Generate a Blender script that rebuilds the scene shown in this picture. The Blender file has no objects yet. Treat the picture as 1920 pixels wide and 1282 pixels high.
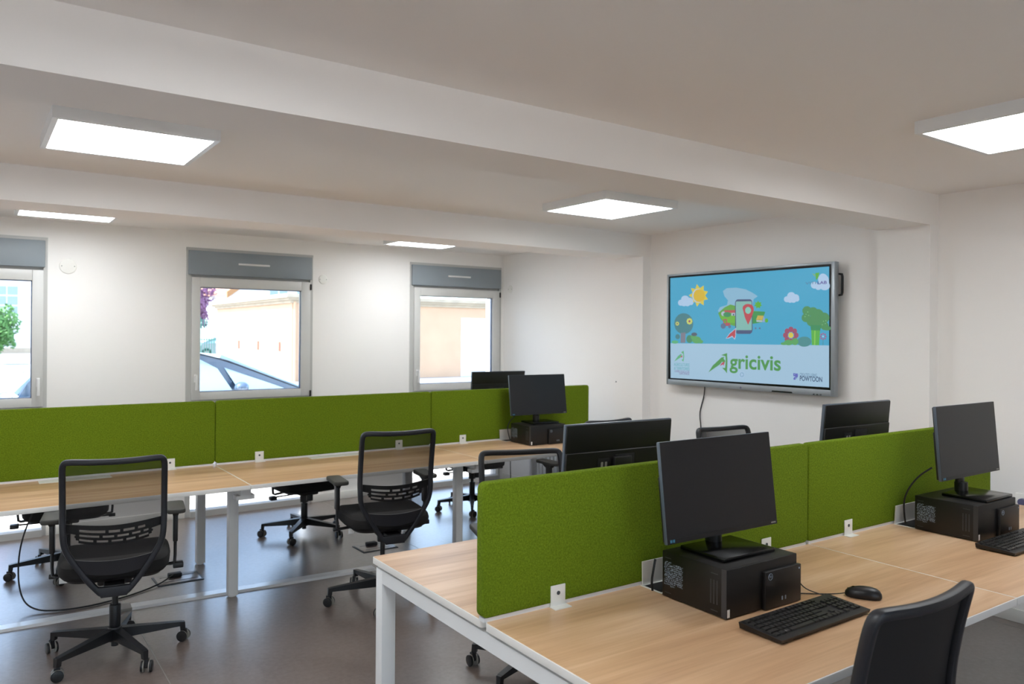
import bpy, bmesh, math, random
from mathutils import Vector, Matrix
random.seed(7)
R = math.radians
sc = bpy.context.scene
COL = sc.collection

# ------------------------------------------------------------ camera
YAW, PITCH, ROLL = 0.6139, 0.0011, 0.0068
F = Vector((math.sin(YAW), math.cos(YAW), 0)); Rt = Vector((math.cos(YAW), -math.sin(YAW), 0)); U = Vector((0, 0, 1))
F, U = F*math.cos(PITCH)+U*math.sin(PITCH), U*math.cos(PITCH)-F*math.sin(PITCH)
Rt, U = Rt*math.cos(ROLL)+U*math.sin(ROLL), U*math.cos(ROLL)-Rt*math.sin(ROLL)
cam_d = bpy.data.cameras.new('camera'); cam = bpy.data.objects.new('camera', cam_d); COL.objects.link(cam)
m = Matrix((Rt, U, -F)).transposed().to_4x4(); m.translation = Vector((-1.2728, -1.9505, 1.607)); cam.matrix_world = m
cam_d.sensor_width = 36; cam_d.lens = 1445.48/1920*36; cam_d.shift_y = -(641-624.8)/1920
cam_d.clip_start = 0.05; cam_d.clip_end = 500
cam_d.dof.use_dof = True; cam_d.dof.focus_distance = 3.1; cam_d.dof.aperture_fstop = 4.0
sc.camera = cam

# ------------------------------------------------------------ light
sc.view_settings.view_transform = 'Standard'; sc.view_settings.look = 'None'
sc.view_settings.gamma = 1; sc.view_settings.use_curve_mapping = False
sc.view_settings.exposure = 0.12
sc.cycles.diffuse_bounces = 8; sc.cycles.max_bounces = 14
LAMP = 15.0        # emission of the ceiling panels
SKY = 1.55
world = bpy.data.worlds.new('sky'); sc.world = world; world.use_nodes = True
nt = world.node_tree; bg = nt.nodes['Background']; sky = nt.nodes.new('ShaderNodeTexSky')
sky.sky_type = 'NISHITA'; sky.sun_disc = False; sky.sun_elevation = R(52); sky.sun_rotation = R(-90)
sky.air_density = 1.0; sky.dust_density = 1.2; sky.ozone_density = 1.0
hz = nt.nodes.new('ShaderNodeMix'); hz.data_type = 'RGBA'; hz.inputs[0].default_value = .55; hz.inputs[7].default_value = (.95, 1.0, 1.08, 1)   # thin bright haze over the blue
nt.links.new(sky.outputs[0], hz.inputs[6]); nt.links.new(hz.outputs[2], bg.inputs[0]); bg.inputs[1].default_value = SKY
sl = bpy.data.lights.new('sun', 'SUN'); sl.energy = 15.0; sl.angle = R(0.6); sl.color = (1, .96, .9)
so = bpy.data.objects.new('sun', sl); COL.objects.link(so); so.location = (-20, 12, 25)
so.rotation_euler = Vector((0.60, -0.06, -0.80)).to_track_quat('-Z', 'Y').to_euler()

# ------------------------------------------------------------ materials
MATS = {}
def srgb(h):
    if isinstance(h, str):
        h = [int(h[i:i+2], 16)/255 for i in (0, 2, 4)]
    return tuple(c/12.92 if c <= .04045 else ((c+.055)/1.055)**2.4 for c in h)+(1,)
def mat(name, col='ffffff', rough=.5, metal=0, bump=None, var=None, emit=0, spec=None, coat=0):
    m = bpy.data.materials.new(name); m.use_nodes = True; n = m.node_tree; b = n.nodes['Principled BSDF']
    c = srgb(col); b.inputs['Base Color'].default_value = c
    b.inputs['Roughness'].default_value = rough; b.inputs['Metallic'].default_value = metal
    if spec is not None: b.inputs['Specular IOR Level'].default_value = spec
    if coat: b.inputs['Coat Weight'].default_value = coat
    if emit: b.inputs['Emission Color'].default_value = c; b.inputs['Emission Strength'].default_value = emit
    if bump or var: tc = n.nodes.new('ShaderNodeTexCoord')
    if bump:
        s, st, dist = bump
        t = n.nodes.new('ShaderNodeTexNoise'); t.inputs['Scale'].default_value = s; t.inputs['Detail'].default_value = 4
        bp = n.nodes.new('ShaderNodeBump'); bp.inputs['Strength'].default_value = st; bp.inputs['Distance'].default_value = dist
        n.links.new(tc.outputs['Object'], t.inputs['Vector']); n.links.new(t.outputs['Fac'], bp.inputs['Height']); n.links.new(bp.outputs[0], b.inputs['Normal'])
    if var:
        s, amt = var
        t = n.nodes.new('ShaderNodeTexNoise'); t.inputs['Scale'].default_value = s; t.inputs['Detail'].default_value = 5
        mx = n.nodes.new('ShaderNodeMix'); mx.data_type = 'RGBA'
        mx.inputs[6].default_value = tuple(x*(1-amt) for x in c[:3])+(1,); mx.inputs[7].default_value = tuple(min(1, x*(1+amt)) for x in c[:3])+(1,)
        mr = n.nodes.new('ShaderNodeMapRange'); mr.inputs[1].default_value = .3; mr.inputs[2].default_value = .7
        n.links.new(tc.outputs['Object'], t.inputs['Vector']); n.links.new(t.outputs['Fac'], mr.inputs[0]); n.links.new(mr.outputs[0], mx.inputs[0]); n.links.new(mx.outputs[2], b.inputs['Base Color'])
    MATS[name] = m; return m
mat('wall_paint', 'f5f3f1', .75, bump=(220, .08, .002))
mat('ceiling_paint', 'f4f1ee', .8, bump=(160, .06, .002))
mat('white_metal', 'e9ebec', .35)
mat('white_plastic', 'ecebe6', .4)
mat('edge_band', 'eceae6', .45)
mat('frame_grey', 'c0c0be', .45)
mat('sash_grey', 'd2d2d0', .4)
mat('shutter_grey', '8b949b', .5, var=(3, .04))
mat('black_plastic', '181617', .42, bump=(400, .08, .001))
mat('black_matte', '121215', .65)
mat('gloss_black', '0a0a0b', .2)
mat('front_black', '0b0a0a', .5)
mat('dark_metal', '1d1c1c', .38)
mat('pc_face', '131111', .42)
mat('pc_edge', '3a3b40', .35)
mat('vent_pale', '93a2b4', .5)
mat('screen_off', '1b1a1d', .38)
mat('bezel_side', '55606e', .35)
mat('seat_fabric', '0f0d0e', .9, bump=(500, .5, .001), var=(120, .2))
mat('arm_pad', '3b3a36', .55)
mat('chair_frame', '1e1f25', .45, bump=(300, .1, .001))
mat('base_nylon', '15161a', .38)
mat('caster_wheel', '131417', .35)
mat('caster_tread', '8f8c86', .4)
mat('chrome', 'b8babd', .2, metal=1)
mat('cable', '18191c', .5)
mat('tv_silver', '9ba2a8', .35, metal=.4)
mat('tv_black', '0b0b10', .15)
mat('lever', '1e1e20', .4)
mat('label_white', 'e8e8e8', .5)
mat('label_blue', '3f7f9c', .5)
mat('cover_white', 'eef2f6', .18, spec=.9)
mat('floor_box', '3c444a', .45)
mat('radiator', 'dcdfe0', .35)
mat('socket_violet', '5f5f80', .4)
mat('diffuser', 'f7fcff', .4, emit=LAMP)
mat('gasket_blue', '3c4a70', .3)
mat('render_peach', 'c9a688', .9, bump=(60, .2, .004), var=(1.2, .05))
mat('cornice', 'b3a48f', .85, var=(2.0, .12))
mat('paving', 'd8cfc6', .85, var=(6, .06))
mat('paving_joint', 'b09a8c', .9)
mat('asphalt', '8d9196', .9, var=(3, .08), bump=(80, .3, .004))
mat('kerb', 'c9c7c2', .85)
mat('house_white', 'e4e6e8', .8, bump=(20, .1, .003))
mat('white_door', 'dfe3e8', .5)
mat('wood_brown', 'b07f52', .7)
mat('roof_tile', 'b5876a', .8)
mat('car_blue', '5f7288', .22, metal=.5, coat=.6)
mat('car_silver', 'b9bec4', .22, metal=.5, coat=.6)
mat('car_glass', '9cb6c8', .05, spec=1.0)
mat('car_trim', '2a2f36', .5)
mat('tyre', '202124', .8)
mat('slot_shade', '70483a', .9)
mat('pane_dark', '7f97a2', .08, spec=.9)
mat('leaf_green', '5f8f4a', .7, var=(6, .3))
mat('leaf_purple', '8f6080', .7, var=(6, .3))
mat('bark', '5a4a3e', .9)
mat('fence_green', '4c8a74', .6)
mat('red_lens', 'b02030', .2)

def glass_mat():
    m = bpy.data.materials.new('window_glass'); m.use_nodes = True; n = m.node_tree; n.nodes.clear()
    o = n.nodes.new('ShaderNodeOutputMaterial'); t = n.nodes.new('ShaderNodeBsdfTransparent'); g = n.nodes.new('ShaderNodeBsdfGlossy')
    g.inputs['Roughness'].default_value = .02; t.inputs[0].default_value = (.93, .96, .97, 1)
    f = n.nodes.new('ShaderNodeFresnel'); f.inputs[0].default_value = 1.45; x = n.nodes.new('ShaderNodeMixShader')
    n.links.new(f.outputs[0], x.inputs[0]); n.links.new(t.outputs[0], x.inputs[1]); n.links.new(g.outputs[0], x.inputs[2]); n.links.new(x.outputs[0], o.inputs[0])
    MATS['window_glass'] = m
glass_mat()
def mesh_fabric_mat():
    m = bpy.data.materials.new('mesh_fabric'); m.use_nodes = True; n = m.node_tree; b = n.nodes['Principled BSDF']; o = n.nodes['Material Output']
    b.inputs['Base Color'].default_value = srgb('121012'); b.inputs['Roughness'].default_value = .7
    t = n.nodes.new('ShaderNodeBsdfTransparent'); x = n.nodes.new('ShaderNodeMixShader'); x.inputs[0].default_value = 1
    n.links.new(t.outputs[0], x.inputs[1]); n.links.new(b.outputs[0], x.inputs[2]); n.links.new(x.outputs[0], o.inputs[0])
    # woven mesh closes up as it turns edge-on: cover = c / cos(angle)
    g = n.nodes.new('ShaderNodeNewGeometry'); dt = n.nodes.new('ShaderNodeVectorMath'); dt.operation = 'DOT_PRODUCT'
    n.links.new(g.outputs['Incoming'], dt.inputs[0]); n.links.new(g.outputs['Normal'], dt.inputs[1])
    ab = n.nodes.new('ShaderNodeMath'); ab.operation = 'ABSOLUTE'; n.links.new(dt.outputs['Value'], ab.inputs[0])
    dv = n.nodes.new('ShaderNodeMath'); dv.operation = 'DIVIDE'; dv.inputs[0].default_value = .56; dv.use_clamp = True; n.links.new(ab.outputs[0], dv.inputs[1]); n.links.new(dv.outputs[0], x.inputs[0])
    MATS['mesh_fabric'] = m
mesh_fabric_mat()
def felt_mat():
    m = mat('green_felt', '5f8013', .95, spec=.15); n = m.node_tree; b = n.nodes['Principled BSDF']
    tc = n.nodes.new('ShaderNodeTexCoord')
    def noise(s, d=4):
        t = n.nodes.new('ShaderNodeTexNoise'); t.inputs['Scale'].default_value = s; t.inputs['Detail'].default_value = d
        n.links.new(tc.outputs['Object'], t.inputs['Vector']); return t
    a, c = noise(520, 5), noise(160, 4)
    ad = n.nodes.new('ShaderNodeMath'); ad.operation = 'ADD'; n.links.new(a.outputs['Fac'], ad.inputs[0]); n.links.new(c.outputs['Fac'], ad.inputs[1])
    r = n.nodes.new('ShaderNodeValToRGB'); cr = r.color_ramp
    hf = n.nodes.new('ShaderNodeMath'); hf.operation = 'MULTIPLY'; hf.inputs[1].default_value = .5; n.links.new(ad.outputs[0], hf.inputs[0]); n.links.new(hf.outputs[0], r.inputs[0])
    cr.elements[0].position = .3; cr.elements[0].color = srgb('4a5e0c'); cr.elements[1].position = .7; cr.elements[1].color = srgb('7a9220')
    n.links.new(r.outputs[0], b.inputs['Base Color'])
    bp = n.nodes.new('ShaderNodeBump'); bp.inputs['Strength'].default_value = .5; bp.inputs['Distance'].default_value = .0015
    n.links.new(a.outputs['Fac'], bp.inputs['Height']); n.links.new(bp.outputs[0], b.inputs['Normal'])
felt_mat()
def oak_mat():
    m = mat('oak_laminate', 'd9b48a', .34, spec=.4); n = m.node_tree; b = n.nodes['Principled BSDF']
    tc = n.nodes.new('ShaderNodeTexCoord'); oi = n.nodes.new('ShaderNodeObjectInfo')
    off = n.nodes.new('ShaderNodeVectorMath'); off.operation = 'SCALE'; off.inputs[0].default_value = (3.1, 5.7, 0)
    n.links.new(oi.outputs['Random'], off.inputs['Scale'])
    ad = n.nodes.new('ShaderNodeVectorMath'); ad.operation = 'ADD'; n.links.new(tc.outputs['Object'], ad.inputs[0]); n.links.new(off.outputs[0], ad.inputs[1])
    def noise(sc_, s, d, dis=0.0):
        mp = n.nodes.new('ShaderNodeMapping'); mp.inputs['Scale'].default_value = sc_
        n.links.new(ad.outputs[0], mp.inputs['Vector'])
        t = n.nodes.new('ShaderNodeTexNoise'); t.inputs['Scale'].default_value = s; t.inputs['Detail'].default_value = d; t.inputs['Distortion'].default_value = dis
        n.links.new(mp.outputs[0], t.inputs['Vector']); return t
    broad = noise((.55, 7, 1), 2.2, 3, .6); fine = noise((1.4, 42, 1), 3.0, 4, .2)
    mx = n.nodes.new('ShaderNodeMath'); mx.operation = 'MULTIPLY_ADD'; mx.inputs[1].default_value = .2
    n.links.new(fine.outputs['Fac'], mx.inputs[0]); 
    m2 = n.nodes.new('ShaderNodeMath'); m2.operation = 'MULTIPLY'; m2.inputs[1].default_value = .8; n.links.new(broad.outputs['Fac'], m2.inputs[0]); n.links.new(m2.outputs[0], mx.inputs[2])
    r = n.nodes.new('ShaderNodeValToRGB'); cr = r.color_ramp; n.links.new(mx.outputs[0], r.inputs[0])
    cr.elements[0].position = .31; cr.elements[0].color = srgb('c29670'); cr.elements[1].position = .68; cr.elements[1].color = srgb('e6c3a0')
    e = cr.elements.new(.5); e.color = srgb('d7af88')
    n.links.new(r.outputs[0], b.inputs['Base Color'])
oak_mat()
def floor_mat():
    m = mat('floor_vinyl', '5d5652', .3, spec=1.0); n = m.node_tree; b = n.nodes['Principled BSDF']
    b.inputs['Coat Weight'].default_value = .8; b.inputs['Coat Roughness'].default_value = .26; b.inputs['Coat IOR'].default_value = 1.6
    tc = n.nodes.new('ShaderNodeTexCoord')
    def noise(s, d, sc_=(1, 1, 1)):
        mp = n.nodes.new('ShaderNodeMapping'); mp.inputs['Scale'].default_value = sc_; n.links.new(tc.outputs['Object'], mp.inputs['Vector'])
        t = n.nodes.new('ShaderNodeTexNoise'); t.inputs['Scale'].default_value = s; t.inputs['Detail'].default_value = d; t.inputs['Roughness'].default_value = .65
        n.links.new(mp.outputs[0], t.inputs['Vector']); return t
    a, c = noise(1.6, 3), noise(38, 8)
    s = n.nodes.new('ShaderNodeMath'); s.operation = 'ADD'; n.links.new(a.outputs['Fac'], s.inputs[0]); n.links.new(c.outputs['Fac'], s.inputs[1])
    h = n.nodes.new('ShaderNodeMath'); h.operation = 'MULTIPLY'; h.inputs[1].default_value = .5; n.links.new(s.outputs[0], h.inputs[0])
    r = n.nodes.new('ShaderNodeValToRGB'); cr = r.color_ramp; n.links.new(h.outputs[0], r.inputs[0])
    cr.elements[0].position = .36; cr.elements[0].color = srgb('685953'); cr.elements[1].position = .64; cr.elements[1].color = srgb('83756e')
    n.links.new(r.outputs[0], b.inputs['Base Color'])
    rr = n.nodes.new('ShaderNodeMapRange'); rr.inputs[3].default_value = .30; rr.inputs[4].default_value = .38
    n.links.new(a.outputs['Fac'], rr.inputs[0]); n.links.new(rr.outputs[0], b.inputs['Roughness'])
    bp = n.nodes.new('ShaderNodeBump'); bp.inputs['Strength'].default_value = .10; bp.inputs['Distance'].default_value = .0006
    n.links.new(c.outputs['Fac'], bp.inputs['Height']); n.links.new(bp.outputs[0], b.inputs['Normal'])
floor_mat()

# ------------------------------------------------------------ mesh helpers
class MB:
    def __init__(s): s.bm = bmesh.new(); s.mats = []
    def mi(s, m):
        if m is None: return 0
        if m not in s.mats: s.mats.append(m)
        return s.mats.index(m)
    def _merge(s, bm, M=None, m=None):
        if M is not None: bmesh.ops.transform(bm, matrix=M, verts=bm.verts)
        i = s.mi(m)
        for f in bm.faces: f.material_index = i
        me = bpy.data.meshes.new('t'); bm.to_mesh(me); bm.free(); s.bm.from_mesh(me); bpy.data.meshes.remove(me); return s
    def box(s, lo, hi, bev=0, seg=2, m=None, M=None):
        bm = bmesh.new(); bmesh.ops.create_cube(bm, size=1)
        lo, hi = Vector(lo), Vector(hi); c, d = (lo+hi)/2, hi-lo
        for v in bm.verts: v.co = Vector((v.co.x*d.x, v.co.y*d.y, v.co.z*d.z))+c
        if bev: bmesh.ops.bevel(bm, geom=list(bm.edges), offset=bev, segments=seg, affect='EDGES', profile=.5)
        return s._merge(bm, M, m)
    def hull(s, pts, m=None):      # 8 points: bottom loop of 4, top loop of 4
        bm = bmesh.new(); v = [bm.verts.new(p) for p in pts]
        for f in ((3, 2, 1, 0), (4, 5, 6, 7), (0, 1, 5, 4), (1, 2, 6, 5), (2, 3, 7, 6), (3, 0, 4, 7)): bm.faces.new([v[i] for i in f])
        bmesh.ops.recalc_face_normals(bm, faces=bm.faces); return s._merge(bm, None, m)
    def cyl(s, a, b, r, r2=None, n=20, m=None, bev=0):
        a, b = Vector(a), Vector(b); d = b-a; bm = bmesh.new()
        bmesh.ops.create_cone(bm, cap_ends=True, segments=n, radius1=r, radius2=r if r2 is None else r2, depth=d.length)
        if bev:
            es = [e for e in bm.edges if abs(abs(e.verts[0].co.z)-d.length/2) < 1e-6 and abs(e.verts[0].co.z-e.verts[1].co.z) < 1e-6]
            bmesh.ops.bevel(bm, geom=es, offset=bev, segments=2, affect='EDGES', profile=.5)
        M = Matrix.Translation((a+b)/2) @ d.to_track_quat('Z', 'Y').to_matrix().to_4x4()
        return s._merge(bm, M, m)
    def ball(s, c, r, m=None, n=14):
        bm = bmesh.new(); bmesh.ops.create_uvsphere(bm, u_segments=n, v_segments=n//2+1, radius=1)
        r = Vector((r, r, r)) if isinstance(r, (int, float)) else Vector(r)
        for v in bm.verts: v.co = Vector((v.co.x*r.x, v.co.y*r.y, v.co.z*r.z))+Vector(c)
        return s._merge(bm, None, m)
    def sweep(s, path, w, t=None, nrm=None, closed=False, n=10, m=None):
        # section: w across, t along nrm; superellipse ring
        P = [Vector(p) for p in path]; L = len(P); t = t or w; bm = bmesh.new(); rings = []
        ref = Vector(nrm) if nrm else None; up = None
        for i, p in enumerate(P):
            T = (P[(i+1) % L]-P[i-1]) if closed else (P[min(i+1, L-1)]-P[max(i-1, 0)])
            T.normalize()
            if ref is not None: N = ref-T*ref.dot(T)
            else:
                if up is None: up = Vector((0, 0, 1)) if abs(T.z) < .9 else Vector((1, 0, 0))
                N = up-T*up.dot(T); N.normalize(); up = N
            N.normalize(); B = T.cross(N)
            W = w(i/(L-1)) if callable(w) else w; TT = t(i/(L-1)) if callable(t) else t
            ring = []
            for k in range(n):
                a = 2*math.pi*(k+.5)/n; ca, sa = math.cos(a), math.sin(a)
                e = .7 if n >= 8 and nrm else 1
                ring.append(bm.verts.new(p+B*(W/2*math.copysign(abs(ca)**e, ca))+N*(TT/2*math.copysign(abs(sa)**e, sa))))
            rings.append(ring)
        for i in range(L if closed else L-1):
            a, b = rings[i], rings[(i+1) % L]
            for k in range(n): bm.faces.new((a[k], a[(k+1) % n], b[(k+1) % n], b[k]))
        if not closed: bm.faces.new(rings[0][::-1]); bm.faces.new(rings[-1])
        bmesh.ops.recalc_face_normals(bm, faces=bm.faces); return s._merge(bm, None, m)
    def prism(s, poly, h0, h1, axis='Z', m=None, bev=0):
        # poly: 2d outline; extruded along axis between h0 and h1
        bm = bmesh.new()
        def P(a, b, h): return {'Z': (a, b, h), 'Y': (a, h, b), 'X': (h, a, b)}[axis]
        lo = [bm.verts.new(P(a, b, h0)) for a, b in poly]; hi = [bm.verts.new(P(a, b, h1)) for a, b in poly]; n = len(poly)
        f0 = bm.faces.new(lo[::-1]); f1 = bm.faces.new(hi)
        for i in range(n): bm.faces.new((lo[i], lo[(i+1) % n], hi[(i+1) % n], hi[i]))
        bmesh.ops.recalc_face_normals(bm, faces=bm.faces)
        if bev: bmesh.ops.bevel(bm, geom=list(set(f0.edges) | set(f1.edges)), offset=bev, segments=3, affect='EDGES', profile=.5)
        return s._merge(bm, None, m)
    def rings(s, rr, m=None, cap=True):
        bm = bmesh.new(); V = [[bm.verts.new(p) for p in r] for r in rr]; n = len(V[0])
        for a, b in zip(V, V[1:]):
            for k in range(n): bm.faces.new((a[k], a[(k+1) % n], b[(k+1) % n], b[k]))
        if cap: bm.faces.new(V[0][::-1]); bm.faces.new(V[-1])
        bmesh.ops.recalc_face_normals(bm, faces=bm.faces); return s._merge(bm, None, m)
    def face(s, pts, m=None):
        bm = bmesh.new(); bm.faces.new([bm.verts.new(p) for p in pts]); return s._merge(bm, None, m)
    def build(s, name, m=None, parent=None, smooth=True, loc=None, rot=None):
        me = bpy.data.meshes.new(name); s.bm.to_mesh(me); s.bm.free()
        if s.mats: [me.materials.append(MATS[x]) for x in s.mats]
        else: me.materials.append(MATS[m])
        if smooth:
            for p in me.polygons: p.use_smooth = True
            me.set_sharp_from_angle(angle=R(32))
        o = bpy.data.objects.new(name, me); COL.objects.link(o)
        if parent: o.parent = parent
        if loc: o.location = loc
        if rot: o.rotation_euler = rot
        return o
def box(name, lo, hi, m, parent=None, bev=0, seg=2): return MB().box(lo, hi, bev, seg).build(name, m, parent, smooth=bool(bev))
def thing(name, label, cat, loc=(0, 0, 0), rz=0, group=None):
    o = bpy.data.objects.new(name, None); COL.objects.link(o); o.empty_display_size = .1
    o.location = loc; o.rotation_euler = (0, 0, rz); o['label'] = label; o['category'] = cat
    if group: o['group'] = group
    return o
def tag(o, label, cat, group=None):
    o['label'] = label; o['category'] = cat
    if group: o['group'] = group
    return o
def struct(o): o['kind'] = 'structure'; return o
def copy_tree(o, parent=None):
    c = o.copy(); COL.objects.link(c); c.parent = parent
    for ch in list(KIDS.get(o.name, o.children)): copy_tree(ch, c)
    return c
KIDS = {}
def chaikin(p, it=2, closed=True):
    for _ in range(it):
        q = []; n = len(p)
        rng = range(n) if closed else range(n-1)
        if not closed: q.append(p[0])
        for i in rng:
            a, b = p[i], p[(i+1) % n]
            q.append(tuple(x*.75+y*.25 for x, y in zip(a, b))); q.append(tuple(x*.25+y*.75 for x, y in zip(a, b)))
        if not closed: q.append(p[-1])
        p = q
    return p
def rrect(x0, y0, x1, y1, r, n=5, corners=(1, 1, 1, 1)):
    o = []
    for k, (cx, cy, a, (px, py)) in enumerate(((x1-r, y0+r, -90, (x1, y0)), (x1-r, y1-r, 0, (x1, y1)), (x0+r, y1-r, 90, (x0, y1)), (x0+r, y0+r, 180, (x0, y0)))):
        if not corners[k]: o.append((px, py)); continue
        for i in range(n+1):
            t = R(a+90*i/n); o.append((cx+r*math.cos(t), cy+r*math.sin(t)))
    return o
def text_mesh(body, x0, y0, x1, y1, matname, parent, name='lettering', plane='front', depth=0.0003, off=0.0, bold=0.0):
    cu = bpy.data.curves.new('txt', 'FONT'); cu.body = body; cu.size = 1; cu.extrude = 0; cu.offset = bold
    t = bpy.data.objects.new('txt', cu); COL.objects.link(t)
    bpy.context.view_layer.update()
    me = bpy.data.meshes.new_from_object(t.evaluated_get(bpy.context.evaluated_depsgraph_get()))
    bpy.data.objects.remove(t)
    xs = [v.co.x for v in me.vertices]; ys = [v.co.y for v in me.vertices]
    ax, bx, ay, by = min(xs), max(xs), min(ys), max(ys)
    for v in me.vertices:
        a = x0+(v.co.x-ax)/(bx-ax)*(x1-x0); b = y0+(v.co.y-ay)/(by-ay)*(y1-y0)
        v.co = {'front': (a, off, b), 'left': (off, -a, b), 'top': (a, b, off)}[plane]
    me.materials.clear(); me.materials.append(MATS[matname])
    o = bpy.data.objects.new(name, me); COL.objects.link(o); o.parent = parent
    return o
# ------------------------------------------------------------ room
XR, XL, YW, YB, ZC = 3.586, -4.6, 5.118, -4.2, 2.479
ZB = 2.288
fl = struct(box('floor', (XL-.2, YB-.2, -.1), (XR+.2, YW+.02, 0), 'floor_vinyl'))
for x in (-4.51, -2.51, -.51, 1.49, 3.49):
    box('weld_line', (x-.002, YB, 0), (x+.002, YW, .0006), 'arm_pad' if 0 else 'caster_tread', fl)
cl = struct(box('ceiling', (XL-.2, YB-.2, ZC), (XR+.2, YW+.3, ZC+.15), 'ceiling_paint'))
wr = struct(box('wall_right', (XR, YB-.2, 0), (XR+.2, YW+.3, ZC), 'wall_paint'))
wl = struct(box('wall_left', (XL-.2, YB-.2, 0), (XL, YW+.3, ZC), 'wall_paint'))
struct(box('trim_1', (XL, .411, ZB), (XR, .743, ZC), 'ceiling_paint'))
struct(box('trim_2', (XL, 2.847, ZB), (XR, 3.21, ZC), 'ceiling_paint'))
p1 = struct(box('trim_3', (XR-.097, .411, 0), (XR, .743, ZB), 'wall_paint'))
p2 = struct(box('trim_4', (XR-.097, 2.847, 0), (XR, 3.21, ZB), 'wall_paint'))
box('anchor_hole', (XR-.0985, 3.17, 1.18), (XR-.097, 3.182, 1.192), 'floor_box', p2)
# window wall: openings from floor to 2.341
WX = [-4.06, -1.90, .26, 2.422]; WW = 1.132; WT = 2.341
ww = MB(); xs = [XL-.2]+[v for x in WX for v in (x, x+WW)]+[XR+.2]
for a, b in zip(xs[0::2], xs[1::2]): ww.box((a, YW, 0), (b, YW+.3, ZC))
for x in WX: ww.box((x, YW, WT), (x+WW, YW+.3, ZC))
ww = struct(ww.build('wall_far', 'wall_paint', smooth=False))
# back wall with two unseen windows, added behind the photographer to bring in daylight
bw = MB(); bo = [(-3.9, -2.5), (-.4, 1.0)]
xs = [XL-.2]+[v for ab in bo for v in ab]+[XR+.2]
for a, b in zip(xs[0::2], xs[1::2]): bw.box((a, YB-.2, 0), (b, YB, ZC))
for a, b in bo: bw.box((a, YB-.2, 2.34), (b, YB, ZC))
struct(bw.build('wall_back', 'wall_paint', smooth=False))
for k, (a, b) in enumerate(bo):
    fr = MB()
    for lo, hi in (((a, 0), (a+.06, 2.34)), ((b-.06, 0), (b, 2.34)), ((a+.06, 0), (b-.06, .06)), ((a+.06, 2.28), (b-.06, 2.34)), ((a+.06, .96), (b-.06, 1.01))):
        fr.box((lo[0], YB-.14, lo[1]), (hi[0], YB-.08, hi[1]))
    fr = struct(fr.build('window_%d' % (5+k), 'sash_grey', smooth=False))
    box('pane', (a+.06, YB-.115, .06), (b-.06, YB-.105, .96), 'window_glass', fr)
    box('pane', (a+.06, YB-.115, 1.01), (b-.06, YB-.105, 2.28), 'window_glass', fr)
struct(box('bounce_ground', (-30, -30, -.1), (30, YB-.2, -.05), 'paving'))  # unseen pale ground, added to bounce sunlight up through the back windows
# baseboards
bb = MB()
for a, b in ((XL, WX[0]), (WX[0]+WW, WX[1]), (WX[1]+WW, WX[2]), (WX[2]+WW, WX[3])):
    bb.box((a, YW-.012, 0), (b, YW, .073), bev=.002)
struct(bb.build('baseboard_far', 'white_plastic'))
bb = MB(); bb.box((XR-.012, 3.21, 0), (XR, YW-.02, .073), bev=.002); bb.box((XR-.012, .743, 0), (XR, 2.847, .073), bev=.002); bb.box((XR-.012, YB, 0), (XR, .411, .073), bev=.002)
struct(bb.build('baseboard_right', 'white_plastic'))

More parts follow.
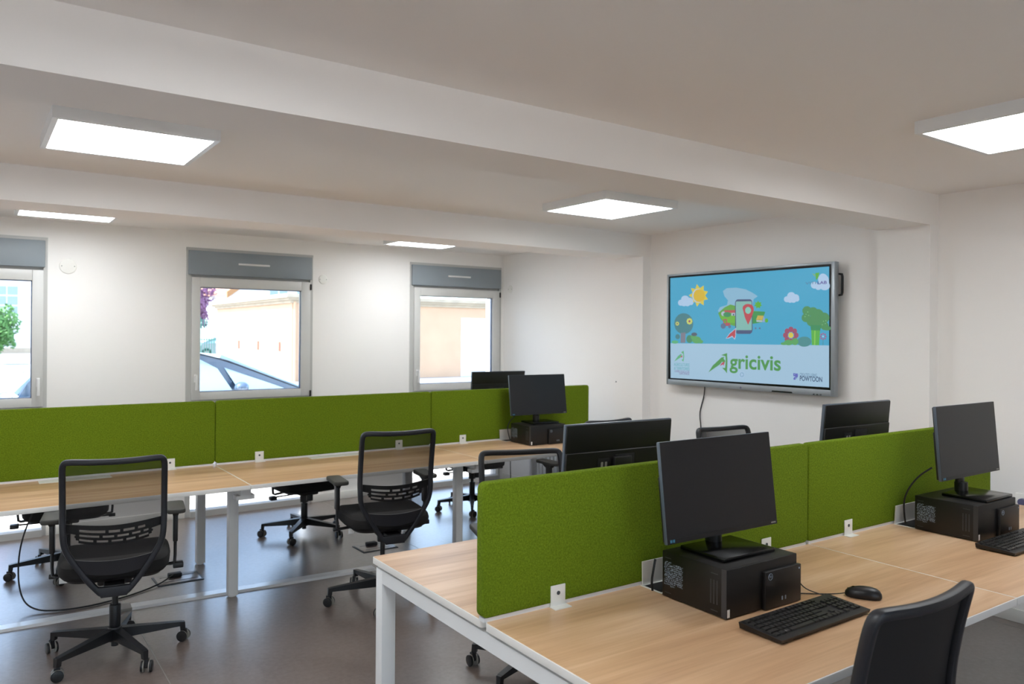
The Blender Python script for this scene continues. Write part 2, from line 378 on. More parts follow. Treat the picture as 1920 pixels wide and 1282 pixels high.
def window(k, x0, left_handle=True):
    x1 = x0+WW
    f = MB()
    f.box((x0, YW-.004, 0), (x0+.043, YW+.10, WT-.026)); f.box((x1-.028, YW-.004, 0), (x1, YW+.10, WT-.026))
    f.box((x0, YW-.010, WT-.026), (x1, YW+.10, WT)); f.box((x0+.043, YW-.004, .955), (x1-.028, YW+.08, 1.012)); f.box((x0+.043, YW-.03, 0), (x1-.028, YW+.08, .052))
    f.box((x0+.043, YW+.02, 2.083), (x1-.028, YW+.10, WT-.026))
    f = struct(f.build('window_%d' % k, 'frame_grey', smooth=False))
    sb = MB().box((x0+.016, YW-.035, 2.106), (x1-.018, YW+.02, 2.315), .004).build('shutter_box', 'shutter_grey', f)
    xm = (x0+x1)/2
    g = MB().box((xm-.135, YW-.047, 2.205), (xm+.145, YW-.035, 2.222), .004)
    for i in range(9): g.box((xm-.12+i*.029, YW-.0485, 2.2095), (xm-.10+i*.029, YW-.047, 2.2175), m=None)
    g.build('vent_grille', 'label_white', sb)
    # opening sash
    a, b = x0+.045, x1-.028; s = MB()
    lw, rw = (.069, .086) if left_handle else (.086, .075)
    y0, y1 = YW-.022, YW+.045
    s.box((a, y0, 1.015), (a+lw, y1, 2.083), .003); s.box((b-rw, y0, 1.015), (b, y1, 2.083), .003)
    s.box((a+lw, y0, 1.015), (b-rw, y1, 1.084), .003); s.box((a+lw, y0, 2.0), (b-rw, y1, 2.083), .003)
    s = s.build('sash', 'sash_grey', f)
    gk = MB()
    for lo, hi in (((a+lw, 1.084), (a+lw+.006, 2.0)), ((b-rw-.006, 1.084), (b-rw, 2.0)), ((a+lw, 1.084), (b-rw, 1.09)), ((a+lw, 1.994), (b-rw, 2.0))):
        gk.box((lo[0], YW+.006, lo[1]), (hi[0], YW+.03, hi[1]))
    gk.build('gasket', 'gasket_blue', s, smooth=False)
    box('pane', (a+lw, YW+.012, 1.084), (b-rw, YW+.020, 2.0), 'window_glass', s)
    box('lower_pane', (x0+.043, YW+.03, .052), (x1-.028, YW+.038, .955), 'window_glass', f)
    hx = a+.032 if left_handle else b-.032
    h = MB().box((hx-.013, y0-.010, 1.17), (hx+.013, y0, 1.24), .004).cyl((hx, y0, 1.225), (hx, y0-.045, 1.225), .008, n=12)
    h.sweep([(hx, y0-.045, 1.235), (hx, y0-.047, 1.19), (hx, y0-.045, 1.14), (hx, y0-.040, 1.105)], .020, .012, (0, 1, 0)).build('handle', 'label_white', s)
    gx = b+.002 if left_handle else a-.002
    for z in (2.02, 1.02): MB().cyl((gx, y0-.004, z-.03+.02), (gx, y0-.004, z+.045), .0085, n=12, bev=.002).build('hinge', 'black_matte', s)
    return f
window(1, WX[0], False); window(2, WX[1], False); window(3, WX[2]); window(4, WX[3])

# blanking plates on the walls
def plate(loc, rz, label, r=.044):
    t = thing('blanking_plate', label, 'wall plate', loc, rz, 'round blanking plates on the walls')
    MB().cyl((0, 0, 0), (0, -.006, 0), r, r*.94, n=28, bev=.001).build('cover', 'white_plastic', t)
    for s in (-1, 1): MB().cyl((s*r*.72, -.006, 0), (s*r*.72, -.0075, 0), .0035, n=10).build('screw', 'floor_box', t)
plate((-.628, YW, 2.125), 0, 'large round white blanking plate between the two windows furthest left', .062)
plate((1.494, YW, 2.118), 0, 'round white blanking plate just right of the middle window')
plate((XR, 4.98, 2.10), R(90) if 0 else R(-90)+math.pi if 0 else R(-90), 'round white blanking plate on the side wall beside the right window')
# ceiling lights
def light(x, y, label):
    t = thing('ceiling_light', label, 'ceiling light', (x, y, ZC), 0, 'square surface mounted ceiling panels'); s = .3125; h = .05
    o = MB()
    for lo, hi in (((-s, -s), (-s+.022, s)), ((s-.022, -s), (s, s)), ((-s+.022, -s), (s-.022, -s+.022)), ((-s+.022, s-.022), (s-.022, s))): o.box((lo[0], lo[1], -h), (hi[0], hi[1], 0))
    o.build('housing', 'white_metal', t, smooth=False)
    box('diffuser', (-s+.022, -s+.022, -h+.003), (s-.022, s-.022, -h+.009), 'diffuser', t)
for x, y, l in ((-.703, 1.80, 'large lit square panel light hanging at the upper left between the beams'), (2.17, 1.835, 'lit square panel light in the middle bay near the wall screen'),
                (2.17, -.645, 'lit square panel light cut by the right edge of the photo'), (-.703, 4.26, 'lit square panel light half hidden behind the far beam, at left'),
                (2.17, 4.26, 'lit square panel light half hidden behind the far beam, above the right window'), (-.703, -.645, 'added lit square panel light, unseen above the photographer'),
                (-3.55, 1.80, 'added lit square panel light, unseen beyond the left edge, middle bay'), (-3.55, 4.26, 'added lit square panel light, unseen beyond the left edge, window bay'), (-3.55, -.645, 'added lit square panel light, unseen beyond the left edge, near bay')):  # last four panels are out of view, added to light the room
    light(x, y, l)

# ------------------------------------------------------------ bench desks
RA = -.0146
def na(x, y): return (math.cos(RA)*x-math.sin(RA)*y, math.sin(RA)*x+math.cos(RA)*y)
W = 1.6
def desk(loc, rz, label, ends, open_flaps, group):
    """double bench module 1.6 wide, two tops back to back; ends=(left end frame, right end frame)"""
    t = thing('bench_desk', label, 'desk', loc, rz, group)
    for sgn in (-1, 1):
        ya, yb = (-.80, -.008) if sgn < 0 else (.008, .81)
        o = MB(); cs = (ends[1], ends[1], ends[0], ends[0])
        o.prism(rrect(.0015, ya, W-.0015, yb, .014, 4, cs), .715, .7395, m='edge_band', bev=.0015)
        o.prism(rrect(.004, ya+.003, W-.004, yb-.003, .012, 4, cs), .7390, .7402, m='oak_laminate')
        d = o.build('desktop', None, t)
        y0, y1 = (-.12, -.02) if sgn < 0 else (.02, .12)
        if sgn in open_flaps:
            fr = MB()
            for lo, hi in (((.632, y0), (.640, y1)), ((.975, y0), (.985, y1)), ((.640, y0), (.975, y0+.008)), ((.640, y1-.008), (.975, y1))): fr.box((lo[0], lo[1], .7402), (hi[0], hi[1], .742))
            fr.build('flap_frame', 'white_plastic', d, smooth=False)
            yh = y1 if sgn < 0 else y0
            MB().hull([(.640, yh-sgn*-.004, .742), (.978, yh-sgn*-.004, .742), (.978, yh, .742), (.640, yh, .742), (.626, yh+sgn*.012-.004, .828), (.99, yh+sgn*.012-.004, .828), (.99, yh+sgn*.012, .828), (.626, yh+sgn*.012, .828)]).build('cable_flap', 'white_plastic', d, smooth=False)
            box('flap_well', (.64, y0+.008, .7402), (.975, y1-.008, .7406), 'black_matte', d)
        else:
            MB().box((.615, y0, .7402), (.985, y1, .7425), .001).build('cable_flap', 'white_plastic', d)
    # long rails and legs
    for y in (-.42, .42):
        box('rail', (.032 if not ends[0] else .067, y-.02, .660), (W-.032 if not ends[1] else W-.067, y+.02, .705), 'white_metal', t)
    for e, x0, x1 in ((ends[0], .008, .066), (ends[1], W-.066, W-.008)):
        if e:
            box('cross_beam', (x0, -.7345, .655), (x1, .7295, .705), 'white_metal', t)
            for y in (-.80, .73):
                MB().box((x0, y if y < 0 else .73, .006), (x1, y+.05 if y > 0 else -.75+.03, .705), .002).build('leg', 'white_metal', t) if 0 else MB().box((x0, -.785 if y < 0 else .73, .012), (x1, -.735 if y < 0 else .785, .705), .003).build('leg', 'white_metal', t)
                MB().cyl(((x0+x1)/2, -.76 if y < 0 else .757, 0), ((x0+x1)/2, -.76 if y < 0 else .757, .012), .02, n=16).build('foot', 'black_matte', t)
    if not ends[0]:
        box('cross_beam', (-.03, -.70, .665), (.03, .70, .705), 'white_metal', t)
        for y in (-.70, .64): box('joint_bracket', (-.055, y, .640), (.05, y+.06, .665), 'white_metal', t)
        for y in (-.41, .385):
            MB().box((-.022, y-.028, .008), (.034, y+.028, .665), .003).build('leg', 'white_metal', t)
            MB().cyl((.006, y, 0), (.006, y, .008), .022, n=16).build('foot', 'white_metal', t)
    return t
nA = 'double bench desks of the near row'; nB = 'double bench desks of the far row'
desk(na(0, 0)+(0,), RA, 'near oak bench desk with white end frame facing the camera', (1, 0), (-1, 1), nA)
desk(na(W, 0)+(0,), RA, 'oak bench desk at the right edge, beyond the joint in the near row', (0, 1), (-1, 1), nA)
YF, XF = 3.28, .044
desk((XF-W, YF, 0), 0, 'leftmost oak bench desk of the far row, behind the front left chair', (1, 0), (), nB)
desk((XF, YF, 0), 0, 'middle oak bench desk of the far row, with only a chair at it', (0, 0), (), nB)
desk((XF+W, YF, 0), 0, 'right oak bench desk of the far row carrying a monitor on a computer', (0, 1), (-1, 1), nB)

# ------------------------------------------------------------ felt screens
def make_screen():
    t = thing('privacy_screen', 'x', 'desk screen', (0, 0, 0))
    MB().prism(rrect(.0012, .752, W-.0012, 1.16, .022, 6), -.018, .018, 'Y', bev=.006).build('felt_panel', 'green_felt', t)
    box('bottom_rail', (.01, -.014, .7402), (W-.01, .014, .7525), 'white_metal', t)
    for x in (.285, 1.325):
        for s in (-1, 1):
            o = MB().box((x-.029, s*.0185 if s > 0 else -.0225, .7402), (x+.029, .0225 if s > 0 else -.0185, .808), .0015)
            o.box((x-.033, .0185 if s > 0 else -.052, .7402), (x+.033, .052 if s > 0 else -.0185, .7435), .001)
            c = o.build('clamp', 'white_plastic', t)
            MB().cyl((x, s*.0222, .783), (x, s*.0242, .783), .0065, n=14).build('screw', 'floor_box', c)
    return t
sc0 = make_screen(); first = True
for (x, y, rz, l, g) in ((*na(-.0136, 0), RA, 'green felt screen standing free at the near end of the near row', 'green felt screens on the near row'),
        (*na(W-.0136, 0), RA, 'green felt screen of the near row behind the monitor furthest right', 'green felt screens on the near row'),
        (XF-W, YF, 0, 'green felt screen at the left edge, behind the front left chair', 'green felt screens on the far row'),
        (XF, YF, 0, 'green felt screen in the middle of the far row, under the middle window', 'green felt screens on the far row'),
        (XF+W, YF, 0, 'green felt screen at the right end of the far row, behind a monitor', 'green felt screens on the far row')):
    o = sc0 if first else copy_tree(sc0); first = False
    o.location = (x, y, 0); o.rotation_euler.z = rz; o['label'] = l; o['group'] = g

# ------------------------------------------------------------ office chairs
def back_y(x, z):
    base = -.235 if z < .40 else -.235-.045*min(1, (z-.40)/.25)-.055*max(0, (z-.72)/.3)**1.5
    return base+.62*x*x
OUT = [(x*.955, z-.008*(z > .6)) for x, z in [(0, .368), (.05, .368), (.062, .372), (.115, .435), (.180, .535), (.214, .605), (.222, .68), (.222, .80), (.222, .92), (.222, .985), (.214, 1.008), (.19, 1.012), (.10, 1.008), (0, 1.006)]]
def make_chair():
    t = thing('office_chair', 'x', 'chair', (0, 0, 0), 0)
    # five star base
    b = MB(); b.cyl((0, 0, .072), (0, 0, .140), .038, .031, n=24, bev=.004).cyl((0, 0, .045), (0, 0, .072), .017, n=16)
    for k in range(5):
        a = 2*math.pi*k/5; c, s = math.cos(a), math.sin(a)
        def Q(r, w, z): return (c*r-s*w, s*r+c*w, z)
        b.hull([Q(.02, -.024, .082), Q(.312, -.011, .082), Q(.312, .011, .082), Q(.02, .024, .082), Q(.02, -.020, .134), Q(.312, -.014, .104), Q(.312, .014, .104), Q(.02, .020, .134)])
        b.hull([Q(.304, -.012, .062), Q(.328, -.010, .062), Q(.328, .010, .062), Q(.304, .012, .062), Q(.300, -.014, .104), Q(.325, -.012, .102), Q(.325, .012, .102), Q(.300, .014, .104)])
    b = b.build('star_base', 'base_nylon', t)
    for k in range(5):
        a = 2*math.pi*k/5
        w = MB(); ax = Vector((math.cos(a+.9), math.sin(a+.9), 0)); p = Vector((math.cos(a)*.330, math.sin(a)*.330, 0)); tr = Vector((math.cos(a+.9+math.pi/2), math.sin(a+.9+math.pi/2), 0))*.012
        q = p+tr
        for s in (-1, 1):
            w.cyl(q+ax*(s*.011)+Vector((0, 0, .027)), q+ax*(s*.025)+Vector((0, 0, .027)), .027, n=22, m='caster_wheel', bev=.003)
            w.cyl(q+ax*(s*.0105)+Vector((0, 0, .027)), q+ax*(s*.0145)+Vector((0, 0, .027)), .0272, n=22, m='caster_tread')
        w.cyl(q+ax*-.012+Vector((0, 0, .030)), q+ax*.012+Vector((0, 0, .030)), .012, n=12, m='base_nylon')
        w.hull([tuple(q+ax*u+Vector((0, 0, z))+tr.normalized()*v) for z in (.030, .062) for u, v in ((-.009, -.014), (.009, -.014), (.009, .012), (-.009, .012))], m='base_nylon')
        w.build('caster', None, b)
    MB().cyl((0, 0, .14), (0, 0, .25), .026, n=24, bev=.003).build('gas_lift_sleeve', 'base_nylon', t)
    MB().cyl((0, 0, .22), (0, 0, .40), .0145, n=20).build('gas_lift_rod', 'dark_metal', t)
    up = []
    # mechanism
    m = MB().box((-.075, -.14, .375), (.075, .10, .425), .012, 3).box((-.045, -.235, .372), (.045, -.10, .405), .008).cyl((0, 0, .31), (0, 0, .38), .032, .036, n=20)
    m.cyl((0, .09, .385), (0, .09, .335), .026, n=20, bev=.003)
    up.append(m.build('tilt_mechanism', 'black_plastic', t))
    lv = MB().cyl((.05, .05, .392), (.285, .06, .392), .0055, n=10).box((.265, .035, .372), (.315, .085, .40), .005)
    lv.cyl((-.05, .05, .40), (-.25, .05, .398), .0055, n=10).cyl((-.25, .05, .398), (-.29, .05, .398), .012, n=14, bev=.003)
    up.append(lv.build('adjustment_lever', 'lever', t))
    # seat cushion
    def ring(sx, sy, z, n=44, e=.38, dy=0):
        o = []
        for k in range(n):
            a = 2*math.pi*k/n; ca, sa = math.cos(a), math.sin(a)
            x = sx*math.copysign(abs(ca)**e, ca); y = sy*math.copysign(abs(sa)**e, sa)+dy
            o.append((x*(1-.05*(y < 0)*abs(y)/.2), y, z+(-.022*max(0, (y-.17)/.08)**2 if z > .44 else 0)))
        return o
    s = MB().rings([ring(.20, .19, .425), ring(.232, .225, .432), ring(.248, .243, .452), ring(.250, .247, .475), ring(.244, .240, .496), ring(.228, .222, .508), ring(.18, .17, .512), ring(.08, .08, .508)])
    up.append(s.build('seat', 'seat_fabric', t))
    up.append(MB().rings([ring(.17, .16, .412), ring(.215, .21, .418), ring(.225, .222, .434)]).build('seat_shell', 'black_plastic', t))
    # backrest frame
    half = [(x, z) for x, z in OUT]; loop = half+[(-x, z) for x, z in half[-2:0:-1]]
    loop = chaikin(loop, 2)
    f = MB().sweep([(x, back_y(x, z), z) for x, z in loop], lambda u: .028, .032, (0, 1, 0), closed=True, n=12)
    f.prism([(-.055, .352), (.055, .352), (.075, .40), (-.075, .40)], back_y(0, .37)-.016, back_y(0, .37)+.014, 'Y', bev=.005)
    # lower crossband
    z0, z1 = .468, .545
    def band(z0, z1, hw0, hw1, th, off=0.0, n=14):
        rr = []
        for i in range(n+1):
            u = -1+2*i/n; x0, x1 = hw0*u, hw1*u; sag = -.018*(1-u*u)
            rr.append([(x0, back_y(x0, z0)-th/2+off, z0+sag), (x0, back_y(x0, z0)+th/2+off, z0+sag), (x1, back_y(x1, z1)+th/2+off, z1+sag), (x1, back_y(x1, z1)-th/2+off, z1+sag)])
        return rr
    f.rings(band(.475, .545, .135, .18, .010))
    f = f.build('backrest_frame', 'chair_frame', t); up.append(f)
    # mesh
    bm = MB(); tmp = bmesh.new(); nz, nx = 18, 12; grid = []
    def hw(z):
        for (xa, za), (xb, zb) in zip(OUT[2:], OUT[3:]):
            if za <= z <= zb: return xa+(xb-xa)*(z-za)/max(zb-za, 1e-6)
        return .22
    for i in range(nz+1):
        z = .545+(.992-.545)*i/nz; h = min(hw(z), .210)-.004
        grid.append([tmp.verts.new((h*(-1+2*j/nx), back_y(h*(-1+2*j/nx), z)+.004, z)) for j in range(nx+1)])
    for i in range(nz):
        for j in range(nx): tmp.faces.new((grid[i][j], grid[i][j+1], grid[i+1][j+1], grid[i+1][j]))
    bm._merge(tmp); up.append(bm.build('backrest_mesh', 'mesh_fabric', t))
    # slotted lumbar support
    l = MB(); zz = [.600, .612, .622, .634, .644, .656, .668, .690]
    def strip(za, zb, u0, u1, n=4):
        rr = []
        for i in range(n+1):
            u = u0+(u1-u0)*i/n; x = .205*u; y = back_y(x, .65)+.018+.006; lift = .030*u*u; sh = (1-.25*abs(u)**3)
            rr.append([(x, y-.003, .645+(za-.645)*sh+lift), (x, y+.003, .645+(za-.645)*sh+lift), (x, y+.003, .645+(zb-.645)*sh+lift), (x, y-.003, .645+(zb-.645)*sh+lift)])
        l.rings(rr)
    for i in range(0, 8, 2): strip(zz[i], zz[i+1], -1 if i in (6,) else -.72-.04*i, 1 if i in (6,) else .72+.04*i, 12)
    for i in range(1, 6, 2):
        for u in (-.74, -.45+.06*i, -.15+.06*i, .15+.06*i, .42+.05*i, .74): strip(zz[i], zz[i+1], u-.035, u+.035, 1)
    for s_ in (-1, 1): strip(.64, .69, s_*.74, s_*1.0, 4)
    up.append(l.build('lumbar_support', 'black_plastic', t))
    # armrests
    for s_ in (-1, 1):
        a = MB().sweep([(s_*.17, .02, .412), (s_*.255, .02, .405), (s_*.271, .02, .412), (s_*.274, .02, .45), (s_*.274, .02, .56)], .034, .016, (s_, 0, .001) if 0 else None, n=10)
        a.box((s_*.274-.012, -.006, .52), (s_*.274+.012, .046, .668), .006).hull([(s_*.274-.012, -.006, .655), (s_*.274+.012, -.006, .655), (s_*.274+.012, .046, .655), (s_*.274-.012, .046, .655), (s_*.274-.022, -.03, .684), (s_*.274+.022, -.03, .684), (s_*.274+.022, .085, .684), (s_*.274-.022, .085, .684)])
        a = a.build('armrest', 'black_plastic', t); up.append(a)
        MB().prism(rrect(s_*.274-.043, -.10, s_*.274+.043, .13, .022, 5), .682, .706, 'Z', bev=.007).build('arm_pad', 'arm_pad', a)
    tg = MB().box((-.235, -.10, .400), (-.200, -.098, .430)).build('paper_tag', 'label_white', t, smooth=False); up.append(tg)
    return t
UPPER = {'tilt_mechanism', 'adjustment_lever', 'seat', 'seat_shell', 'backrest_frame', 'backrest_mesh', 'lumbar_support', 'armrest', 'paper_tag'}
ch0 = make_chair(); CH = []
for x, y, yaw, base, dh, l, g in (
    (-.668, 2.326, -.16, R(69.6), .01, 'black mesh office chair at the front left, back towards the camera', 'office chairs in front of the far row'),
    (.786, 2.318, -.15, R(-47.6), .04, 'black mesh office chair left of the near desk corner, back towards the camera', 'office chairs in front of the far row'),
    (2.395, 2.38, .02, R(10), 0, 'black office chair of which only the top shows behind the rear of the nearest monitor', 'office chairs in front of the far row'),
    (-.73, 3.99, 3.05, R(-31), -.04, 'black office chair behind the far row, seen through the front left chair', 'office chairs by the windows'),
    (.925, 4.03, 3.25, R(16), -.05, 'black office chair behind the far row, its base showing under the middle desk', 'office chairs by the windows'),
    (2.519, 4.05, 3.05, R(22), -.03, 'black office chair behind the far row at the right window, partly behind a white leg', 'office chairs by the windows'),
    (.945, .968, 2.80, R(201), 0, 'black office chair behind the near felt screen, left of the dark monitor back', 'office chairs behind the near row'),
    (2.70, 1.055, 3.006, R(30), 0, 'black office chair with rounded corner showing above the nearest monitor', 'office chairs behind the near row'),
    (.63, -.70, -.03, R(40), -.03, 'black office chair in the right foreground, cut off by the bottom edge', 'foreground chair')):
    c = ch0 if not CH else copy_tree(ch0); CH.append(c)
    c.location = (x, y, 0); c.rotation_euler.z = yaw; c['label'] = l; c['group'] = g
    for k in c.children:
        n = k.name.split('.')[0]
        if n == 'star_base': k.rotation_euler.z = base-yaw
        elif n in UPPER: k.location.z = dh
# ------------------------------------------------------------ computers and monitors
ZT = .7402
def make_pc():
    t = thing('desktop_computer', 'x', 'computer'); w, d, h = .1725, .135, .153
    o = MB().box((-w, -d+.010, .003), (w, d, h), .003)
    o.build('case', 'pc_face', t)
    fr = MB().box((-w, -d, .003), (w, -d+.012, h), .003).build('front_panel', 'front_black', t)
    box('corner_trim', (-w-.0006, -d+.001, .004), (-w+.001, -d+.020, h-.001), 'pc_edge', t)
    pl = MB().box((-.005, -d-.014, .002), (w+.004, -d+.002, .122), .003).build('drive_cover', 'pc_face', t)
    ring = []
    n = 24
    g = MB().sweep([(.018+.010*math.cos(2*math.pi*i/n), -d-.0146, .105+.010*math.sin(2*math.pi*i/n)) for i in range(n)], .0016, .0016, closed=True, n=6)
    g.build('logo_ring', 'vent_pale', pl)
    text_mesh('hp', .0125, .1005, .0235, .1115, 'vent_pale', pl, 'logo_letters', off=-d-.0147)
    for x in (.075, .092): box('usb_port', (x, -d-.0148, .022), (x+.005, -d-.0138, .034), 'vent_pale', pl)
    MB().cyl((w-.008, -d-.014, .110), (w-.008, -d-.0152, .110), .003, n=12).build('power_button', 'vent_pale', pl)
    st = MB().box((-w+.003, -d-.0006, .008), (-w+.014, -d+.001, .032)).build('inside_sticker', 'label_white', fr, smooth=False)
    # left side: perforated patch, slots
    sd = MB(); rnd = random.Random(4)
    ya, yb, za, zb = d-.012, d-.092, .040, .118
    ny, nz = 17, 12; sy, sz = (ya-yb)/ny, (zb-za)/nz      # grille of small slanted triangular openings
    for i in range(ny):
        for k in range(nz):
            if k < 1.6-i*.05 and i > 9 or (k > 10 and 5 < i < 8): continue
            y = ya-sy*(i+.5*(k % 2)+rnd.uniform(-.15, .15)); z = za+sz*(k+rnd.uniform(-.1, .2))+(.004 if i < 6 else 0)
            q = rnd.choice((.6, .8, 1.0)); u = sy*.55*q; v = sz*.98*q
            if rnd.random() < .5: pts = [(y+u, z), (y-u, z+v*.25), (y, z+v)]
            else: pts = [(y-u, z+v), (y+u, z+v*.8), (y, z)]
            sd.face([(-w-.0004, p, q_) for p, q_ in pts])
    so_ = sd.build('side_vent', 'vent_pale', t, smooth=False); so_['kind'] = 'stuff'
    for i in range(3):
        y = -d+.062-i*.0125; box('vent_slot', (-w-.0005, y-.0022, .038), (-w, y+.0022, .112), 'pc_edge', t)
    for y0 in (d-.012, -d+.062):
        for z in (.018, .132):
            for i in range(7): pass
            box('vent_row', (-w-.0005, y0-.028, z-.0014), (-w, y0, z+.0014), 'pc_edge', t)
    for x in (-.14, .14):
        for y in (-.10, .11): MB().cyl((x, y, 0), (x, y, .004), .009, n=12).build('rubber_foot', 'black_matte', t)
    return t
def make_monitor():
    t = thing('monitor', 'x', 'monitor')
    MB().box((-.1225, -.095, 0), (.1225, .095, .014), .003).build('stand_base', 'gloss_black', t)
    MB().box((-.026, .036, .012), (.026, .058, .16), .006).cyl((0, .041, .012), (0, .041, .05), .028, n=20).box((-.045, .036, .13), (.045, .056, .23), .006).build('stand_neck', 'dark_metal', t)
    Wd, Hh = .27, .1625
    # panel: local object with its own tilt, origin at panel centre
    p = MB().box((-Wd, 0, -Hh), (Wd, .014, Hh), .002, m='bezel_side')
    p.box((-Wd+.001, -.0008, -Hh+.001), (Wd-.001, .001, Hh-.001), m='screen_off')
    p.prism(rrect(-Wd+.004, -Hh+.004, Wd-.004, .052, .006, 3), .013, .025, 'Y', m='black_plastic', bev=.004)
    p.prism(rrect(-Wd+.003, .050, Wd-.003, Hh-.003, .004, 3), .013, .019, 'Y', m='black_plastic', bev=.002)
    p = p.build('panel', None, t); p.name = 'panel'
    box('chin_strip', (-Wd+.002, -.0014, -Hh+.001), (Wd-.002, -.0006, -Hh+.016), 'black_plastic', p)
    box('brand_badge', (Wd-.034, -.0019, -Hh+.006), (Wd-.010, -.0012, -Hh+.0105), 'caster_tread', p)
    box('blue_sticker', (-Wd+.012, -.0018, -Hh+.005), (-Wd+.021, -.0006, -Hh+.014), 'leaf_green' if 0 else 'label_blue', p)
    box('blue_sticker', (-Wd+.024, -.0018, -Hh+.005), (-Wd+.033, -.0006, -Hh+.014), 'label_blue', p)
    MB().box((-.072, .024, -.075), (.030, .0275, .034), .003).build('mount_recess', 'black_matte', p)
    MB().box((.055, .0245, -.032), (.115, .0265, .022), .002).build('port_cover', 'black_matte', p)
    for x in (.068, .088): MB().prism(rrect(x, -.016, x+.011, .008, .003, 3), .0262, .0272, 'Y').build('spec_sticker', 'caster_tread', p)
    return t
pc0, mn0 = make_pc(), make_monitor(); fp = fm = True
PCS = [(*na(.793, -.270), RA, 'black desktop computer lying on the near desk under the nearest monitor', 'black monitor with dark screen facing the camera, nearest of all', (.815, -.225, 1.101), R(-1.8), R(7), 'near'),
       (*na(2.397, -.258), RA, 'black desktop computer lying under the monitor at the right edge', 'black monitor with grey sheen on its screen at the right edge', (2.458, -.279, 1.14), R(-.6), R(5), 'near'),
       (2.468, 2.985, 0, 'small looking black desktop computer on the far row', 'black monitor facing the camera on the far row, by the side wall', (2.539, 3.078, 1.116), R(-4.2), R(7.8), 'far'),
       (*na(.84, .30), RA+math.pi, 'black desktop computer hidden behind the nearest green screen', 'black monitor seen from behind over the nearest green screen', (.870, .352, 1.099), 3.071, R(5), 'near'),
       (*na(2.36, .22), RA+math.pi, 'black desktop computer hidden behind the right green screen', 'black monitor seen from behind below the wall screen', (2.245, .155, 1.129), 3.118, R(5), 'near'),
       (2.66, 3.73, math.pi, 'black desktop computer hidden behind the far green screen', 'black monitor seen from behind in front of the right window', (2.653, 3.843, 1.110), 3.025, R(5), 'far')]
for x, y, rz, lp, lm, pc_, yaw, tilt, row in PCS:
    o = pc0 if fp else copy_tree(pc0); fp = False
    o.location = (x, y, ZT); o.rotation_euler.z = rz; o['label'] = lp; o['group'] = 'computers lying flat on the %s row' % row
    m_ = mn0 if fm else copy_tree(mn0); fm = False
    # base stands on the case; panel placed relative to it
    dx, dy = pc_[0]-x, pc_[1]-y; c, s = math.cos(-rz), math.sin(-rz)
    lx, ly = c*dx-s*dy, s*dx+c*dy
    bx, by = max(-.045, min(.045, lx-.02)), ly-.045
    by = max(-.035, min(.035, by))
    c, s = math.cos(rz), math.sin(rz); X, Y = x+c*bx-s*by, y+s*bx+c*by
    m_.location = (X, Y, ZT+.153); m_.rotation_euler.z = yaw; m_['label'] = lm; m_['group'] = 'monitors of the %s row' % row
    c, s = math.cos(-yaw), math.sin(-yaw); ex, ey = pc_[0]-X, pc_[1]-Y
    for k in m_.children:
        n = k.name.split('.')[0]
        if n == 'panel': k.location = (c*ex-s*ey, s*ex+c*ey, pc_[2]-ZT-.153); k.rotation_euler.x = -tilt
        if n == 'stand_neck': k.location = (c*ex-s*ey, (s*ex+c*ey)-.008, 0)

# ------------------------------------------------------------ keyboard, mouse
def make_keyboard():
    t = thing('keyboard', 'x', 'keyboard'); w, d = .221, .072
    MB().hull([(-w, -d, .004), (w, -d, .004), (w, d, .004), (-w, d, .004), (-w-.003, -d-.003, .014), (w+.003, -d-.003, .014), (w+.003, d+.002, .022), (-w-.003, d+.002, .022)]).build('case', 'black_plastic', t)
    for x in (-.19, .19):
        for y in (-.06, .06): MB().cyl((x, y, 0), (x, y, .005), .008, n=10).build('rubber_foot', 'black_matte', t)
    protos = {}
    rows = [([1, 0, 1, 1, 1, 1, -.5, 1, 1, 1, 1, -.5, 1, 1, 1, 1], 0), ([1]*13+[2], 1), ([1.5]+[1]*12+[1.5], 2), ([1.75]+[1]*11+[2.25], 3), ([2.25]+[1]*10+[2.75], 4), ([1.25, 1.25, 1.25, 6.25, 1.25, 1.25, 1.25, 1.25], 5)]
    u = .0186; x0 = -.213; ytop = .058
    def key(kx, ky, wk, mt='black_plastic'):
        kk = (wk, mt)
        if kk not in protos:
            a = wk*u/2-.0014; protos[kk] = MB().hull([(-a, -.0078, 0), (a, -.0078, 0), (a, .0078, 0), (-a, .0078, 0), (-a+.0015, -.0062, .005), (a-.0015, -.0062, .005), (a-.0015, .0068, .005), (-a+.0015, .0068, .005)]).build('key', 'gloss_black' if 0 else 'dark_metal', t, smooth=False)
            o = protos[kk]
        else:
            o = protos[kk].copy(); COL.objects.link(o)
        z = .0145+(ky+d)/(2*d)*.008
        o.location = (kx, ky, z); o.rotation_euler.x = math.atan(.008/(2*d)); return o
    for ks, r in rows:
        x = x0; y = ytop-r*.0195-(.003 if r else 0)
        for k in ks:
            if k <= 0: x += abs(k)*u if k else .5*u*1; continue
            key(x+k*u/2, y, k); x += k*u
        for cx in ((.0755, .0945, .113) if r in (0, 1, 2) else ((.0945,) if r == 4 else ((.0755, .0945, .113) if r == 5 else ()))): key(cx, y, 1)
        if r:
            for cx in (.143, .162, .181, .200):
                if r == 5 and cx == .162: continue
                key(cx, y, 1)
    box('key_mark', (x0+2.6*u, ytop-5*.0195-.008, .0205), (x0+2.6*u+.005, ytop-5*.0195-.002, .0209), 'label_white', t)
    return t
kb0 = make_keyboard(); kb0.location = (*(.815, -.552), ZT); kb0.rotation_euler.z = -.005
kb0['label'] = 'black keyboard in front of the nearest computer'; kb0['group'] = 'keyboards on the near row'
kb1 = copy_tree(kb0); kb1.location = (2.335, -.535, ZT); kb1['label'] = 'black keyboard cut off by the right edge of the photo'
